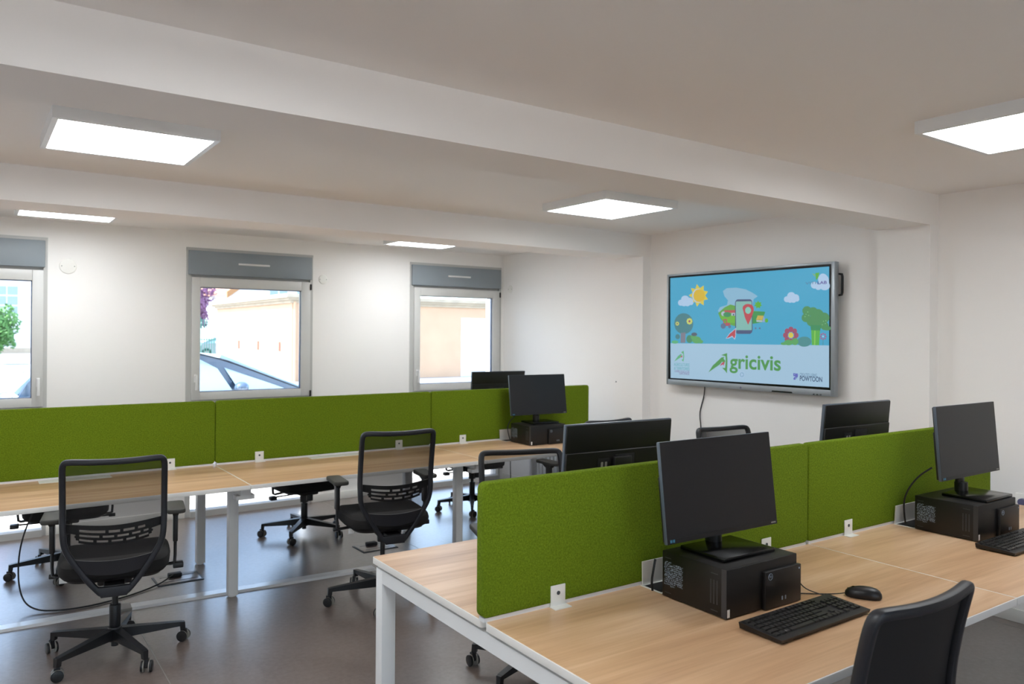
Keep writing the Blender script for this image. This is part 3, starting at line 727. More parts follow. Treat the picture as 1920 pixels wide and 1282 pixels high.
def make_mouse():
    t = thing('computer_mouse', 'black computer mouse beside the nearest keyboard', 'mouse', (1.165, -.530, ZT), math.atan2(.84, -.54)-math.pi/2)
    rr = []
    for z, s in ((.001, .93), (.006, 1.0), (.016, .985), (.025, .88), (.031, .70), (.035, .42), (.0365, .12)):
        r = []
        for k in range(28):
            a = 2*math.pi*k/28; y = .057*s*math.copysign(abs(math.sin(a))**.8, math.sin(a)); x = .031*s*math.copysign(abs(math.cos(a))**.8, math.cos(a))*(1-.12*max(0, y/.057))
            r.append((x, y-(.008*(1-s)), z-(.10*max(0, y)*s*(z/.036)**1)*.9*0.6))
        rr.append(r)
    MB().rings(rr).build('shell', 'black_plastic', t)
    MB().cyl((-.003, .030, .0255), (.003, .030, .0255), .008, n=16).build('scroll_wheel', 'gloss_black', t)
    box('button_seam', (-.0004, .012, .026), (.0004, .05, .0268), 'black_matte', t)
    return t
ms = make_mouse()
def smooth_path(p, it=3): return chaikin([tuple(q) for q in p], it, False)
def cable(name, pts, r, label, cat='cable', m='cable', parent=None, it=3, group=None):
    o = MB().sweep(smooth_path(pts, it), r*2, r*2, n=8).build(name, m, parent)
    if not parent: tag(o, label, cat, group)
    return o
def local(root, p):
    bpy.context.view_layer.update(); return root.matrix_world.inverted() @ Vector(p)
zc_ = ZT+.003
cable('cord', [local(kb0, p) for p in ((.992, -.40, ZT+.055), (1.00, -.42, ZT+.03), (1.04, -.44, ZT+.012), (1.055, -.46, ZT+.008), (1.03, -.475, ZT+.012), (1.0, -.482, ZT+.014))], .0018, '', parent=kb0)
cable('cord', [local(ms, p) for p in ((.990, -.39, ZT+.006), (1.02, -.395, zc_), (1.055, -.425, zc_), (1.09, -.45, zc_), (1.12, -.47, ZT+.004), (1.137, -.485, ZT+.008))], .0018, '', parent=ms)
# monitor cables at the back of the two camera side computers
cable('monitor_cable', [(2.215, -.235, 1.03), (2.19, -.19, .99), (2.18, -.15, .93), (2.185, -.125, .87), (2.20, -.12, .80), (2.215, -.118, .76)], .004, 'thick black cable looping behind the computer at the right edge')
cable('monitor_cable', [(.60, -.118, .755), (.588, -.125, .79), (.592, -.13, .83), (.605, -.125, .86)], .004, 'black cable loop at the back left of the nearest computer')
cable('monitor_cable', [(2.325, 3.10, .98), (2.33, 3.12, .94), (2.30, 3.14, .91), (2.27, 3.135, .86), (2.28, 3.13, .80), (2.295, 3.13, .76)], .004, 'black cable loop beside the computer on the far row')
# ------------------------------------------------------------ wall screen
yc, zc = 1.8075, 1.6563
tv = thing('wall_display', 'large silver framed wall screen showing a blue cartoon landscape', 'screen', (XR, yc, zc), R(-90))
# local: +x to the viewer's right, -y out of the wall
hx, hz = .765, .457; D0 = -.090
fr = MB()
fr.box((-hx, D0, -hz), (-hx+.018, -.045, hz), .003).box((hx-.030, D0, -hz), (hx, -.045, hz), .003).box((-hx+.017, D0, hz-.017), (hx-.029, -.045, hz), .003).box((-hx+.017, D0, -hz), (hx-.029, -.045, -hz+.043), .003)
fr = fr.build('frame', 'tv_silver', tv)
MB().box((-hx+.03, -.055, -hz+.03), (hx-.03, -.012, hz-.03), .004).build('rear_housing', 'black_matte', tv)
for x in (-.25, .25): box('wall_bracket', (x-.03, -.012, -.25), (x+.03, 0, .25), 'dark_metal', tv)
gl = box('bezel', (-hx+.017, D0+.004, -hz+.042), (hx-.029, -.05, hz-.016), 'tv_black', tv)
for s_ in (1,):
    MB().sweep([(hx+.0-.004, -.04, .375), (hx+.018, -.04, .372), (hx+.022, -.04, .355), (hx+.022, -.04, .25), (hx+.018, -.04, .232), (hx-.004, -.04, .23)], .014, .02, (0, 1, 0)).build('carry_handle', 'black_matte', tv)
MB().prism(rrect(.272, -.457+.004, .44, -.457+.013, .004, 3), D0-.004, D0+.002, 'Y').build('pen_tray', 'tv_black', fr)
for x in (.6105, .6365, .6635): box('button', (x-.006, D0-.001, -.4525), (x+.006, D0+.001, -.4465), 'tv_black', fr)
MB().cyl((-.0055, D0+.001, -.442), (-.0055, D0-.001, -.442), .008, n=20, m='socket_violet').build('logo_badge', None, fr)
text_mesh('hp', -.0105, -.4470, -.0005, -.4370, 'tv_silver', fr, 'logo_letters', off=D0-.0012)
EM = .9
for n, c in dict(sky='46a0c4', panel='9fbfd6', haze='86b2cc', hill1='5f9e48', hill2='3f9050', hill3='6cae3e', leaf='5aa838', leaf2='8ab04a', wallw='a9b8c6', roof='b0545a', dkgreen='3f8a5c', dark='3d4a66', yellowr='c0a850', lav='8aa0c8', red='a8505a', wheel='5a6e8c', phoneglass='7fb4ac', phone='4a5678', pin='b44a52', pinhole='7fc0b0',
                 cloud='a9c4e0', sun1='cfc04a', sun2='d0b03c', tree='4a7e86', trunk='7a7a88', yel='c4cc68', bush='5aa060', bush2='4a8668', brown='55606a', grass='5cac7c', tree2='4f8c5a', trunk2='5aaa4a', trunk2l='86c45a', dots='8cc88c', petal='985068', bushr='4e8a8c', pinkf='a05a8a', green='4f9250', green2='62ac7a', red2='b84a5a', purple='5c5cb4', purple2='5a4a94', navy='3a5070', navy2='5a7a98', panel2='8db0ca', teal='56a4ac', mauve='80709c').items():
    mat('display_'+n, c, .25, emit=EM)
    bs = MATS['display_'+n].node_tree.nodes['Principled BSDF']; bs.inputs['Base Color'].default_value = (.01, .01, .012, 1)
ART = [
 ('sky',[(-0.731,0.426),(0.719,0.425),(0.722,-0.111),(-0.725,-0.115)]),
 ('panel',[(-0.725,-0.115),(0.722,-0.111),(0.724,-0.396),(-0.72,-0.403)]),
 ('haze',[(-0.183,0.296),(-0.144,0.317),(-0.056,0.317),(0.03,0.3),(0.093,0.272),(0.141,0.244),(0.104,0.224),(0.095,0.172),(-0.099,0.177),(-0.142,0.169),(-0.21,0.125),(-0.23,0.144),(-0.21,0.171),(-0.143,0.187),(-0.133,0.222),(-0.167,0.255)]),
 ('hill1',[(-0.228,0.126),(-0.166,0.169),(-0.11,0.19),(-0.054,0.176),(0.009,0.178),(0.095,0.137),(0.207,0.128),(0.178,0.05),(0.096,0.04),(0.011,0.025),(-0.075,0.025),(-0.165,0.048),(-0.204,0.08)]),
 ('hill2',[(0.032,0.134),(0.207,0.128),(0.183,0.075),(0.147,0.046),(0.096,0.04),(0.033,0.038)]),
 ('hill3',[(-0.21,0.098),(-0.142,0.133),(-0.001,0.121),(0.011,0.077),(-0.075,0.047),(-0.165,0.053)]),
 ('leaf',[(0.144,0.212),(0.153,0.198),(0.173,0.199),(0.167,0.184),(0.18,0.173),(0.163,0.169),(0.161,0.153),(0.144,0.162),(0.129,0.153),(0.127,0.169),(0.108,0.175),(0.122,0.186),(0.116,0.201),(0.135,0.198)]),
 ('wallw',[(-0.099,0.125),(-0.033,0.124),(-0.033,0.103),(-0.099,0.104)]),
 ('roof',[(-0.171,0.146),(-0.038,0.147),(-0.03,0.126),(-0.157,0.124)]),
 ('wallw',[(-0.157,0.12),(-0.157,0.114),(-0.16,0.109),(-0.165,0.105),(-0.17,0.103),(-0.176,0.102),(-0.182,0.103),(-0.189,0.106),(-0.193,0.11),(-0.196,0.115),(-0.197,0.121),(-0.196,0.126),(-0.193,0.131),(-0.189,0.135),(-0.182,0.137),(-0.176,0.138),(-0.171,0.137),(-0.165,0.135),(-0.16,0.13),(-0.158,0.125)]),
 ('dkgreen',[(-0.102,0.113),(-0.104,0.107),(-0.11,0.101),(-0.117,0.097),(-0.129,0.094),(-0.141,0.094),(-0.151,0.095),(-0.163,0.098),(-0.172,0.102),(-0.176,0.108),(-0.178,0.114),(-0.176,0.12),(-0.172,0.125),(-0.163,0.13),(-0.152,0.132),(-0.141,0.133),(-0.129,0.132),(-0.118,0.129),(-0.11,0.124),(-0.104,0.119)]),
 ('dark',[(-0.072,0.111),(-0.073,0.109),(-0.074,0.107),(-0.075,0.106),(-0.077,0.105),(-0.08,0.104),(-0.082,0.105),(-0.084,0.106),(-0.085,0.107),(-0.086,0.109),(-0.086,0.111),(-0.086,0.114),(-0.085,0.116),(-0.084,0.117),(-0.082,0.118),(-0.08,0.118),(-0.077,0.118),(-0.075,0.117),(-0.074,0.115),(-0.073,0.113)]),
 ('yellowr',[(0.141,0.102),(0.194,0.099),(0.18,0.067),(0.127,0.069)]),
 ('wallw',[(0.129,0.067),(0.18,0.065),(0.18,0.053),(0.132,0.055)]),
 ('lav',[(0.194,0.097),(0.206,0.071),(0.204,0.051),(0.18,0.053)]),
 ('leaf',[(0.233,0.064),(0.233,0.059),(0.231,0.055),(0.227,0.051),(0.224,0.049),(0.218,0.048),(0.214,0.049),(0.21,0.051),(0.207,0.055),(0.205,0.059),(0.204,0.064),(0.205,0.069),(0.207,0.073),(0.21,0.076),(0.214,0.078),(0.218,0.079),(0.223,0.078),(0.227,0.076),(0.23,0.073),(0.232,0.068)]),
 ('red',[(-0.178,0.078),(-0.142,0.079),(-0.14,0.051),(-0.111,0.048),(-0.108,0.025),(-0.175,0.026)]),
 ('leaf',[(-0.167,0.071),(-0.151,0.07),(-0.15,0.045),(-0.167,0.051)]),
 ('wheel',[(-0.151,0.025),(-0.153,0.019),(-0.157,0.013),(-0.162,0.008),(-0.169,0.005),(-0.176,0.004),(-0.184,0.005),(-0.192,0.008),(-0.197,0.013),(-0.201,0.019),(-0.202,0.026),(-0.201,0.032),(-0.197,0.038),(-0.192,0.043),(-0.184,0.046),(-0.176,0.047),(-0.17,0.046),(-0.163,0.043),(-0.157,0.038),(-0.153,0.032)]),
 ('wheel',[(-0.102,0.02),(-0.103,0.016),(-0.105,0.013),(-0.108,0.01),(-0.113,0.008),(-0.117,0.007),(-0.12,0.008),(-0.123,0.01),(-0.127,0.013),(-0.129,0.016),(-0.13,0.02),(-0.129,0.024),(-0.128,0.027),(-0.124,0.03),(-0.12,0.032),(-0.117,0.032),(-0.113,0.032),(-0.108,0.03),(-0.105,0.027),(-0.103,0.024)]),
 ('wheel',[(0.131,0.007),(0.13,0.005),(0.129,0.003),(0.128,0.001),(0.126,-0),(0.122,-0),(0.12,-0),(0.118,0.001),(0.117,0.003),(0.117,0.005),(0.116,0.007),(0.116,0.009),(0.117,0.011),(0.118,0.012),(0.12,0.013),(0.122,0.014),(0.126,0.013),(0.128,0.012),(0.129,0.011),(0.13,0.009)]),
 ('wheel',[(0.168,0.007),(0.167,0.005),(0.166,0.003),(0.165,0.001),(0.163,-0),(0.161,-0),(0.158,-0),(0.155,0.001),(0.154,0.003),(0.153,0.005),(0.152,0.007),(0.153,0.009),(0.154,0.011),(0.155,0.012),(0.158,0.013),(0.16,0.014),(0.163,0.013),(0.165,0.012),(0.166,0.011),(0.167,0.009)]),
 ('phoneglass',[(0.071,0.219),(0.077,0.218),(0.084,0.216),(0.088,0.212),(0.091,0.207),(0.092,0.201),(0.093,-0.014),(0.092,-0.019),(0.09,-0.024),(0.086,-0.028),(0.08,-0.03),(0.073,-0.031),(-0.041,-0.032),(-0.046,-0.031),(-0.052,-0.028),(-0.058,-0.024),(-0.06,-0.019),(-0.062,-0.014),(-0.064,0.206),(-0.062,0.211),(-0.059,0.216),(-0.054,0.22),(-0.049,0.222),(-0.043,0.223)]),
 ('phone',[(-0.064,0.202),(-0.061,0.216),(-0.046,0.227),(0.075,0.224),(0.09,0.212),(0.092,0.198),(0.086,0.198),(0.084,0.209),(-0.056,0.211),(-0.058,0.202)]),
 ('phone',[(-0.066,0.203),(-0.059,0.202),(-0.053,-0.01),(-0.062,-0.01)]),
 ('phone',[(0.087,0.198),(0.093,0.198),(0.097,-0.01),(0.089,-0.01)]),
 ('phone',[(-0.062,-0.007),(0.096,-0.007),(0.091,-0.023),(0.075,-0.035),(-0.043,-0.035),(-0.058,-0.024)]),
 ('pin',[(0.011,0.139),(0.004,0.157),(0.009,0.174),(0.029,0.187),(0.054,0.19),(0.082,0.184),(0.101,0.17),(0.107,0.15),(0.103,0.128),(0.085,0.085),(0.056,0.033),(0.026,0.09)]),
 ('pinhole',[(0.082,0.141),(0.08,0.133),(0.076,0.126),(0.07,0.12),(0.064,0.116),(0.056,0.115),(0.046,0.117),(0.04,0.121),(0.034,0.126),(0.029,0.134),(0.029,0.142),(0.029,0.15),(0.034,0.157),(0.04,0.163),(0.046,0.166),(0.054,0.168),(0.062,0.166),(0.07,0.162),(0.076,0.156),(0.08,0.149)]),
 ('cloud',[(-0.152,-0.073),(-0.119,-0.033),(-0.053,0.012),(-0.056,-0.055),(-0.066,-0.08),(-0.091,-0.059),(-0.118,-0.069)]),
 ('pin',[(-0.145,-0.07),(-0.114,-0.035),(-0.059,0.002),(-0.061,-0.05),(-0.07,-0.071),(-0.09,-0.05),(-0.118,-0.062)]),
 ('sun1',[(-0.373,0.348),(-0.373,0.307),(-0.329,0.298),(-0.357,0.268),(-0.329,0.236),(-0.372,0.231),(-0.372,0.19),(-0.412,0.211),(-0.442,0.181),(-0.458,0.22),(-0.504,0.214),(-0.488,0.253),(-0.529,0.275),(-0.488,0.294),(-0.505,0.334),(-0.459,0.324),(-0.444,0.363),(-0.413,0.329)]),
 ('cloud',[(-0.362,0.267),(-0.365,0.25),(-0.374,0.235),(-0.389,0.223),(-0.406,0.215),(-0.426,0.213),(-0.447,0.217),(-0.465,0.225),(-0.479,0.238),(-0.489,0.254),(-0.492,0.272),(-0.489,0.289),(-0.48,0.304),(-0.466,0.316),(-0.448,0.323),(-0.427,0.325),(-0.407,0.321),(-0.39,0.313),(-0.374,0.3),(-0.365,0.284)]),
 ('sun2',[(-0.359,0.267),(-0.362,0.251),(-0.371,0.237),(-0.385,0.226),(-0.401,0.219),(-0.419,0.217),(-0.438,0.22),(-0.455,0.228),(-0.469,0.24),(-0.477,0.255),(-0.48,0.271),(-0.477,0.287),(-0.469,0.301),(-0.456,0.313),(-0.439,0.319),(-0.42,0.321),(-0.402,0.318),(-0.385,0.31),(-0.371,0.298),(-0.363,0.283)]),
 ('cloud',[(-0.579,0.217),(-0.581,0.209),(-0.585,0.202),(-0.593,0.197),(-0.602,0.194),(-0.612,0.193),(-0.622,0.194),(-0.631,0.198),(-0.638,0.204),(-0.643,0.211),(-0.645,0.219),(-0.643,0.227),(-0.638,0.233),(-0.631,0.239),(-0.623,0.242),(-0.612,0.243),(-0.602,0.241),(-0.593,0.238),(-0.586,0.232),(-0.581,0.225)]),
 ('cloud',[(-0.521,0.24),(-0.523,0.23),(-0.529,0.22),(-0.539,0.213),(-0.551,0.209),(-0.566,0.208),(-0.58,0.21),(-0.592,0.215),(-0.602,0.223),(-0.609,0.232),(-0.611,0.243),(-0.609,0.253),(-0.603,0.263),(-0.593,0.27),(-0.58,0.274),(-0.566,0.275),(-0.552,0.273),(-0.539,0.268),(-0.529,0.26),(-0.523,0.251)]),
 ('cloud',[(-0.481,0.227),(-0.482,0.218),(-0.487,0.211),(-0.495,0.205),(-0.505,0.201),(-0.517,0.2),(-0.528,0.202),(-0.538,0.206),(-0.546,0.213),(-0.551,0.22),(-0.553,0.229),(-0.552,0.238),(-0.546,0.245),(-0.538,0.251),(-0.528,0.255),(-0.517,0.256),(-0.506,0.254),(-0.496,0.25),(-0.488,0.243),(-0.483,0.235)]),
 ('cloud',[(-0.547,0.211),(-0.548,0.204),(-0.552,0.197),(-0.559,0.192),(-0.569,0.189),(-0.579,0.188),(-0.589,0.189),(-0.598,0.193),(-0.605,0.199),(-0.609,0.205),(-0.611,0.213),(-0.609,0.22),(-0.605,0.227),(-0.598,0.232),(-0.589,0.235),(-0.579,0.236),(-0.57,0.234),(-0.56,0.231),(-0.553,0.225),(-0.548,0.218)]),
 ('cloud',[(-0.509,0.212),(-0.51,0.204),(-0.515,0.197),(-0.523,0.191),(-0.532,0.188),(-0.542,0.187),(-0.553,0.189),(-0.564,0.193),(-0.571,0.198),(-0.576,0.206),(-0.578,0.214),(-0.576,0.222),(-0.571,0.229),(-0.564,0.234),(-0.553,0.238),(-0.543,0.239),(-0.532,0.237),(-0.523,0.233),(-0.515,0.227),(-0.511,0.22)]),
 ('cloud',[(-0.478,0.215),(-0.479,0.209),(-0.483,0.204),(-0.488,0.199),(-0.496,0.197),(-0.504,0.196),(-0.512,0.197),(-0.519,0.2),(-0.525,0.205),(-0.528,0.21),(-0.53,0.217),(-0.528,0.223),(-0.525,0.228),(-0.519,0.232),(-0.512,0.235),(-0.504,0.236),(-0.496,0.234),(-0.489,0.231),(-0.483,0.227),(-0.479,0.221)]),
 ('cloud',[(0.415,0.213),(0.414,0.206),(0.41,0.2),(0.406,0.195),(0.399,0.192),(0.391,0.192),(0.383,0.193),(0.376,0.196),(0.37,0.201),(0.366,0.207),(0.365,0.214),(0.366,0.221),(0.369,0.227),(0.376,0.232),(0.383,0.234),(0.391,0.235),(0.399,0.234),(0.406,0.231),(0.41,0.226),(0.414,0.219)]),
 ('cloud',[(0.46,0.233),(0.458,0.224),(0.453,0.216),(0.446,0.209),(0.436,0.206),(0.425,0.204),(0.415,0.206),(0.406,0.211),(0.398,0.218),(0.394,0.226),(0.392,0.235),(0.393,0.244),(0.398,0.252),(0.406,0.259),(0.414,0.262),(0.425,0.263),(0.435,0.262),(0.446,0.257),(0.453,0.25),(0.458,0.242)]),
 ('cloud',[(0.489,0.221),(0.488,0.214),(0.484,0.207),(0.478,0.202),(0.47,0.199),(0.463,0.198),(0.454,0.2),(0.446,0.203),(0.44,0.209),(0.435,0.216),(0.434,0.223),(0.435,0.231),(0.44,0.237),(0.446,0.242),(0.454,0.246),(0.462,0.246),(0.47,0.245),(0.478,0.241),(0.484,0.236),(0.488,0.229)]),
 ('cloud',[(0.44,0.207),(0.439,0.201),(0.434,0.195),(0.429,0.191),(0.423,0.188),(0.415,0.187),(0.408,0.189),(0.402,0.192),(0.397,0.197),(0.393,0.202),(0.392,0.209),(0.393,0.215),(0.397,0.221),(0.402,0.226),(0.407,0.228),(0.415,0.229),(0.422,0.228),(0.429,0.225),(0.434,0.22),(0.439,0.214)]),
 ('cloud',[(0.469,0.208),(0.467,0.201),(0.464,0.195),(0.458,0.19),(0.451,0.187),(0.443,0.187),(0.434,0.188),(0.427,0.191),(0.421,0.196),(0.417,0.203),(0.416,0.21),(0.417,0.217),(0.421,0.223),(0.427,0.228),(0.434,0.231),(0.443,0.232),(0.451,0.23),(0.458,0.227),(0.464,0.222),(0.467,0.215)]),
 ('cloud',[(0.491,0.211),(0.49,0.206),(0.487,0.201),(0.483,0.197),(0.478,0.195),(0.472,0.194),(0.467,0.195),(0.461,0.198),(0.457,0.202),(0.454,0.207),(0.453,0.212),(0.454,0.218),(0.456,0.222),(0.461,0.226),(0.466,0.228),(0.471,0.229),(0.477,0.228),(0.483,0.225),(0.487,0.221),(0.49,0.216)]),
 ('cloud',[(0.633,0.302),(0.632,0.295),(0.628,0.288),(0.623,0.283),(0.616,0.28),(0.608,0.279),(0.599,0.281),(0.592,0.285),(0.586,0.29),(0.582,0.297),(0.58,0.305),(0.582,0.312),(0.585,0.319),(0.591,0.324),(0.599,0.327),(0.607,0.327),(0.616,0.326),(0.623,0.322),(0.628,0.316),(0.632,0.31)]),
 ('cloud',[(0.664,0.289),(0.663,0.282),(0.659,0.277),(0.653,0.272),(0.646,0.27),(0.638,0.269),(0.63,0.27),(0.623,0.274),(0.617,0.279),(0.613,0.285),(0.612,0.291),(0.613,0.297),(0.617,0.303),(0.623,0.307),(0.629,0.31),(0.638,0.311),(0.646,0.309),(0.653,0.306),(0.659,0.301),(0.663,0.295)]),
 ('cloud',[(0.71,0.338),(0.709,0.326),(0.704,0.315),(0.696,0.307),(0.684,0.302),(0.673,0.3),(0.662,0.303),(0.651,0.309),(0.643,0.318),(0.638,0.33),(0.636,0.342),(0.637,0.354),(0.643,0.365),(0.651,0.373),(0.661,0.379),(0.672,0.38),(0.684,0.377),(0.695,0.371),(0.703,0.362),(0.709,0.35)]),
 ('cloud',[(0.726,0.294),(0.725,0.285),(0.719,0.276),(0.71,0.27),(0.7,0.266),(0.686,0.265),(0.674,0.267),(0.663,0.272),(0.654,0.279),(0.649,0.288),(0.647,0.297),(0.648,0.307),(0.654,0.315),(0.663,0.321),(0.674,0.325),(0.686,0.326),(0.699,0.324),(0.71,0.319),(0.719,0.312),(0.724,0.303)]),
 ('cloud',[(0.719,0.314),(0.719,0.299),(0.716,0.286),(0.712,0.276),(0.706,0.269),(0.701,0.267),(0.695,0.27),(0.689,0.277),(0.684,0.288),(0.681,0.301),(0.68,0.316),(0.681,0.33),(0.683,0.344),(0.689,0.354),(0.694,0.36),(0.7,0.362),(0.706,0.36),(0.711,0.353),(0.716,0.342),(0.718,0.329)]),
 ('leaf',[(0.614,0.387),(0.646,0.388),(0.637,0.354),(0.621,0.336),(0.618,0.359)]),
 ('leaf2',[(0.589,0.389),(0.612,0.375),(0.614,0.359)]),
 ('tree',[(-0.478,0.046),(-0.483,0.02),(-0.497,-0.004),(-0.519,-0.023),(-0.547,-0.035),(-0.58,-0.039),(-0.612,-0.035),(-0.64,-0.023),(-0.663,-0.004),(-0.678,0.02),(-0.684,0.047),(-0.679,0.074),(-0.664,0.098),(-0.641,0.117),(-0.613,0.129),(-0.581,0.132),(-0.549,0.127),(-0.52,0.115),(-0.498,0.096),(-0.483,0.072)]),
 ('trunk',[(-0.611,-0.03),(-0.56,-0.025),(-0.562,-0.109),(-0.613,-0.11)]),
 ('tree',[(-0.62,-0.06),(-0.621,-0.067),(-0.625,-0.073),(-0.629,-0.077),(-0.636,-0.08),(-0.644,-0.081),(-0.652,-0.081),(-0.659,-0.078),(-0.665,-0.073),(-0.669,-0.067),(-0.67,-0.061),(-0.669,-0.054),(-0.665,-0.048),(-0.66,-0.043),(-0.652,-0.04),(-0.645,-0.039),(-0.637,-0.04),(-0.63,-0.043),(-0.625,-0.048),(-0.621,-0.054)]),
 ('yel',[(-0.487,0.065),(-0.49,0.058),(-0.498,0.055),(-0.505,0.058),(-0.509,0.065),(-0.506,0.071),(-0.498,0.074),(-0.49,0.071)]),
 ('yel',[(-0.493,0.052),(-0.496,0.046),(-0.504,0.043),(-0.511,0.046),(-0.515,0.052),(-0.512,0.059),(-0.504,0.062),(-0.496,0.059)]),
 ('yel',[(-0.507,0.047),(-0.511,0.041),(-0.518,0.038),(-0.526,0.041),(-0.53,0.047),(-0.526,0.054),(-0.519,0.057),(-0.511,0.054)]),
 ('yel',[(-0.522,0.053),(-0.525,0.046),(-0.533,0.043),(-0.541,0.046),(-0.545,0.053),(-0.541,0.059),(-0.533,0.062),(-0.526,0.059)]),
 ('yel',[(-0.529,0.065),(-0.532,0.058),(-0.54,0.056),(-0.548,0.059),(-0.551,0.065),(-0.548,0.072),(-0.54,0.075),(-0.532,0.072)]),
 ('yel',[(-0.522,0.077),(-0.526,0.071),(-0.534,0.068),(-0.541,0.071),(-0.545,0.078),(-0.542,0.084),(-0.534,0.087),(-0.526,0.084)]),
 ('yel',[(-0.508,0.082),(-0.511,0.076),(-0.519,0.073),(-0.527,0.076),(-0.53,0.083),(-0.527,0.089),(-0.519,0.092),(-0.511,0.089)]),
 ('yel',[(-0.493,0.077),(-0.496,0.071),(-0.504,0.068),(-0.512,0.071),(-0.515,0.077),(-0.512,0.084),(-0.504,0.087),(-0.496,0.084)]),
 ('petal',[(-0.508,0.065),(-0.51,0.059),(-0.515,0.056),(-0.522,0.056),(-0.528,0.06),(-0.53,0.065),(-0.528,0.071),(-0.522,0.074),(-0.515,0.074),(-0.51,0.07)]),
 ('yel',[(-0.629,0.047),(-0.631,0.043),(-0.635,0.042),(-0.64,0.043),(-0.641,0.047),(-0.64,0.051),(-0.635,0.052),(-0.631,0.051)]),
 ('yel',[(-0.633,0.039),(-0.635,0.035),(-0.639,0.033),(-0.644,0.035),(-0.646,0.039),(-0.644,0.043),(-0.639,0.044),(-0.635,0.042)]),
 ('yel',[(-0.643,0.035),(-0.644,0.032),(-0.649,0.03),(-0.654,0.032),(-0.655,0.035),(-0.654,0.039),(-0.649,0.041),(-0.645,0.039)]),
 ('yel',[(-0.653,0.039),(-0.654,0.035),(-0.659,0.034),(-0.664,0.035),(-0.665,0.039),(-0.664,0.043),(-0.659,0.044),(-0.655,0.043)]),
 ('yel',[(-0.657,0.047),(-0.659,0.043),(-0.663,0.042),(-0.668,0.043),(-0.67,0.047),(-0.668,0.051),(-0.663,0.052),(-0.659,0.051)]),
 ('yel',[(-0.653,0.055),(-0.655,0.052),(-0.659,0.05),(-0.664,0.052),(-0.666,0.055),(-0.664,0.059),(-0.659,0.061),(-0.655,0.059)]),
 ('yel',[(-0.643,0.059),(-0.645,0.055),(-0.649,0.053),(-0.654,0.055),(-0.656,0.059),(-0.654,0.062),(-0.649,0.064),(-0.645,0.062)]),
 ('yel',[(-0.633,0.055),(-0.635,0.051),(-0.639,0.05),(-0.644,0.051),(-0.646,0.055),(-0.644,0.059),(-0.639,0.06),(-0.635,0.059)]),
 ('petal',[(-0.643,0.047),(-0.644,0.044),(-0.647,0.042),(-0.651,0.042),(-0.654,0.044),(-0.656,0.047),(-0.654,0.05),(-0.651,0.052),(-0.647,0.052),(-0.644,0.05)]),
 ('bush2',[(-0.482,-0.078),(-0.483,-0.088),(-0.488,-0.097),(-0.496,-0.104),(-0.505,-0.109),(-0.516,-0.11),(-0.527,-0.109),(-0.536,-0.105),(-0.544,-0.098),(-0.549,-0.089),(-0.551,-0.079),(-0.549,-0.069),(-0.544,-0.06),(-0.537,-0.053),(-0.527,-0.048),(-0.516,-0.046),(-0.506,-0.048),(-0.496,-0.052),(-0.488,-0.059),(-0.484,-0.068)]),
 ('bush',[(-0.396,-0.085),(-0.398,-0.093),(-0.405,-0.101),(-0.414,-0.107),(-0.428,-0.112),(-0.443,-0.113),(-0.458,-0.112),(-0.471,-0.108),(-0.482,-0.102),(-0.489,-0.094),(-0.491,-0.086),(-0.489,-0.077),(-0.482,-0.069),(-0.471,-0.063),(-0.459,-0.059),(-0.444,-0.057),(-0.428,-0.058),(-0.415,-0.062),(-0.405,-0.068),(-0.398,-0.076)]),
 ('bush',[(-0.444,-0.062),(-0.445,-0.069),(-0.45,-0.076),(-0.456,-0.081),(-0.465,-0.084),(-0.473,-0.086),(-0.483,-0.084),(-0.491,-0.081),(-0.498,-0.076),(-0.502,-0.07),(-0.504,-0.062),(-0.503,-0.055),(-0.498,-0.048),(-0.491,-0.043),(-0.483,-0.04),(-0.474,-0.039),(-0.465,-0.04),(-0.457,-0.043),(-0.45,-0.048),(-0.445,-0.055)]),
 ('bush',[(-0.374,-0.098),(-0.376,-0.103),(-0.38,-0.107),(-0.386,-0.11),(-0.393,-0.112),(-0.401,-0.113),(-0.408,-0.112),(-0.416,-0.11),(-0.422,-0.107),(-0.426,-0.103),(-0.427,-0.099),(-0.426,-0.095),(-0.422,-0.091),(-0.416,-0.088),(-0.409,-0.086),(-0.402,-0.085),(-0.393,-0.085),(-0.386,-0.087),(-0.38,-0.09),(-0.377,-0.094)]),
 ('brown',[(-0.436,-0.04),(-0.441,-0.048),(-0.452,-0.053),(-0.468,-0.055),(-0.483,-0.054),(-0.495,-0.048),(-0.499,-0.041),(-0.495,-0.033),(-0.483,-0.028),(-0.469,-0.025),(-0.453,-0.027),(-0.441,-0.033)]),
 ('grass',[(-0.638,-0.104),(-0.639,-0.109),(-0.644,-0.112),(-0.652,-0.115),(-0.662,-0.118),(-0.673,-0.118),(-0.684,-0.118),(-0.696,-0.116),(-0.704,-0.113),(-0.709,-0.109),(-0.711,-0.105),(-0.709,-0.101),(-0.704,-0.097),(-0.696,-0.094),(-0.685,-0.092),(-0.674,-0.091),(-0.662,-0.092),(-0.652,-0.094),(-0.644,-0.097),(-0.639,-0.1)]),
 ('tree2',[(0.589,0.127),(0.587,0.117),(0.582,0.108),(0.574,0.101),(0.564,0.097),(0.552,0.095),(0.54,0.097),(0.53,0.102),(0.522,0.109),(0.517,0.118),(0.515,0.128),(0.516,0.138),(0.522,0.147),(0.53,0.154),(0.54,0.159),(0.551,0.16),(0.564,0.158),(0.574,0.153),(0.582,0.146),(0.587,0.137)]),
 ('tree2',[(0.636,0.118),(0.635,0.107),(0.629,0.098),(0.622,0.091),(0.612,0.086),(0.6,0.085),(0.588,0.087),(0.578,0.092),(0.569,0.099),(0.564,0.109),(0.561,0.119),(0.562,0.13),(0.569,0.139),(0.577,0.146),(0.588,0.151),(0.599,0.152),(0.611,0.15),(0.622,0.145),(0.629,0.138),(0.634,0.128)]),
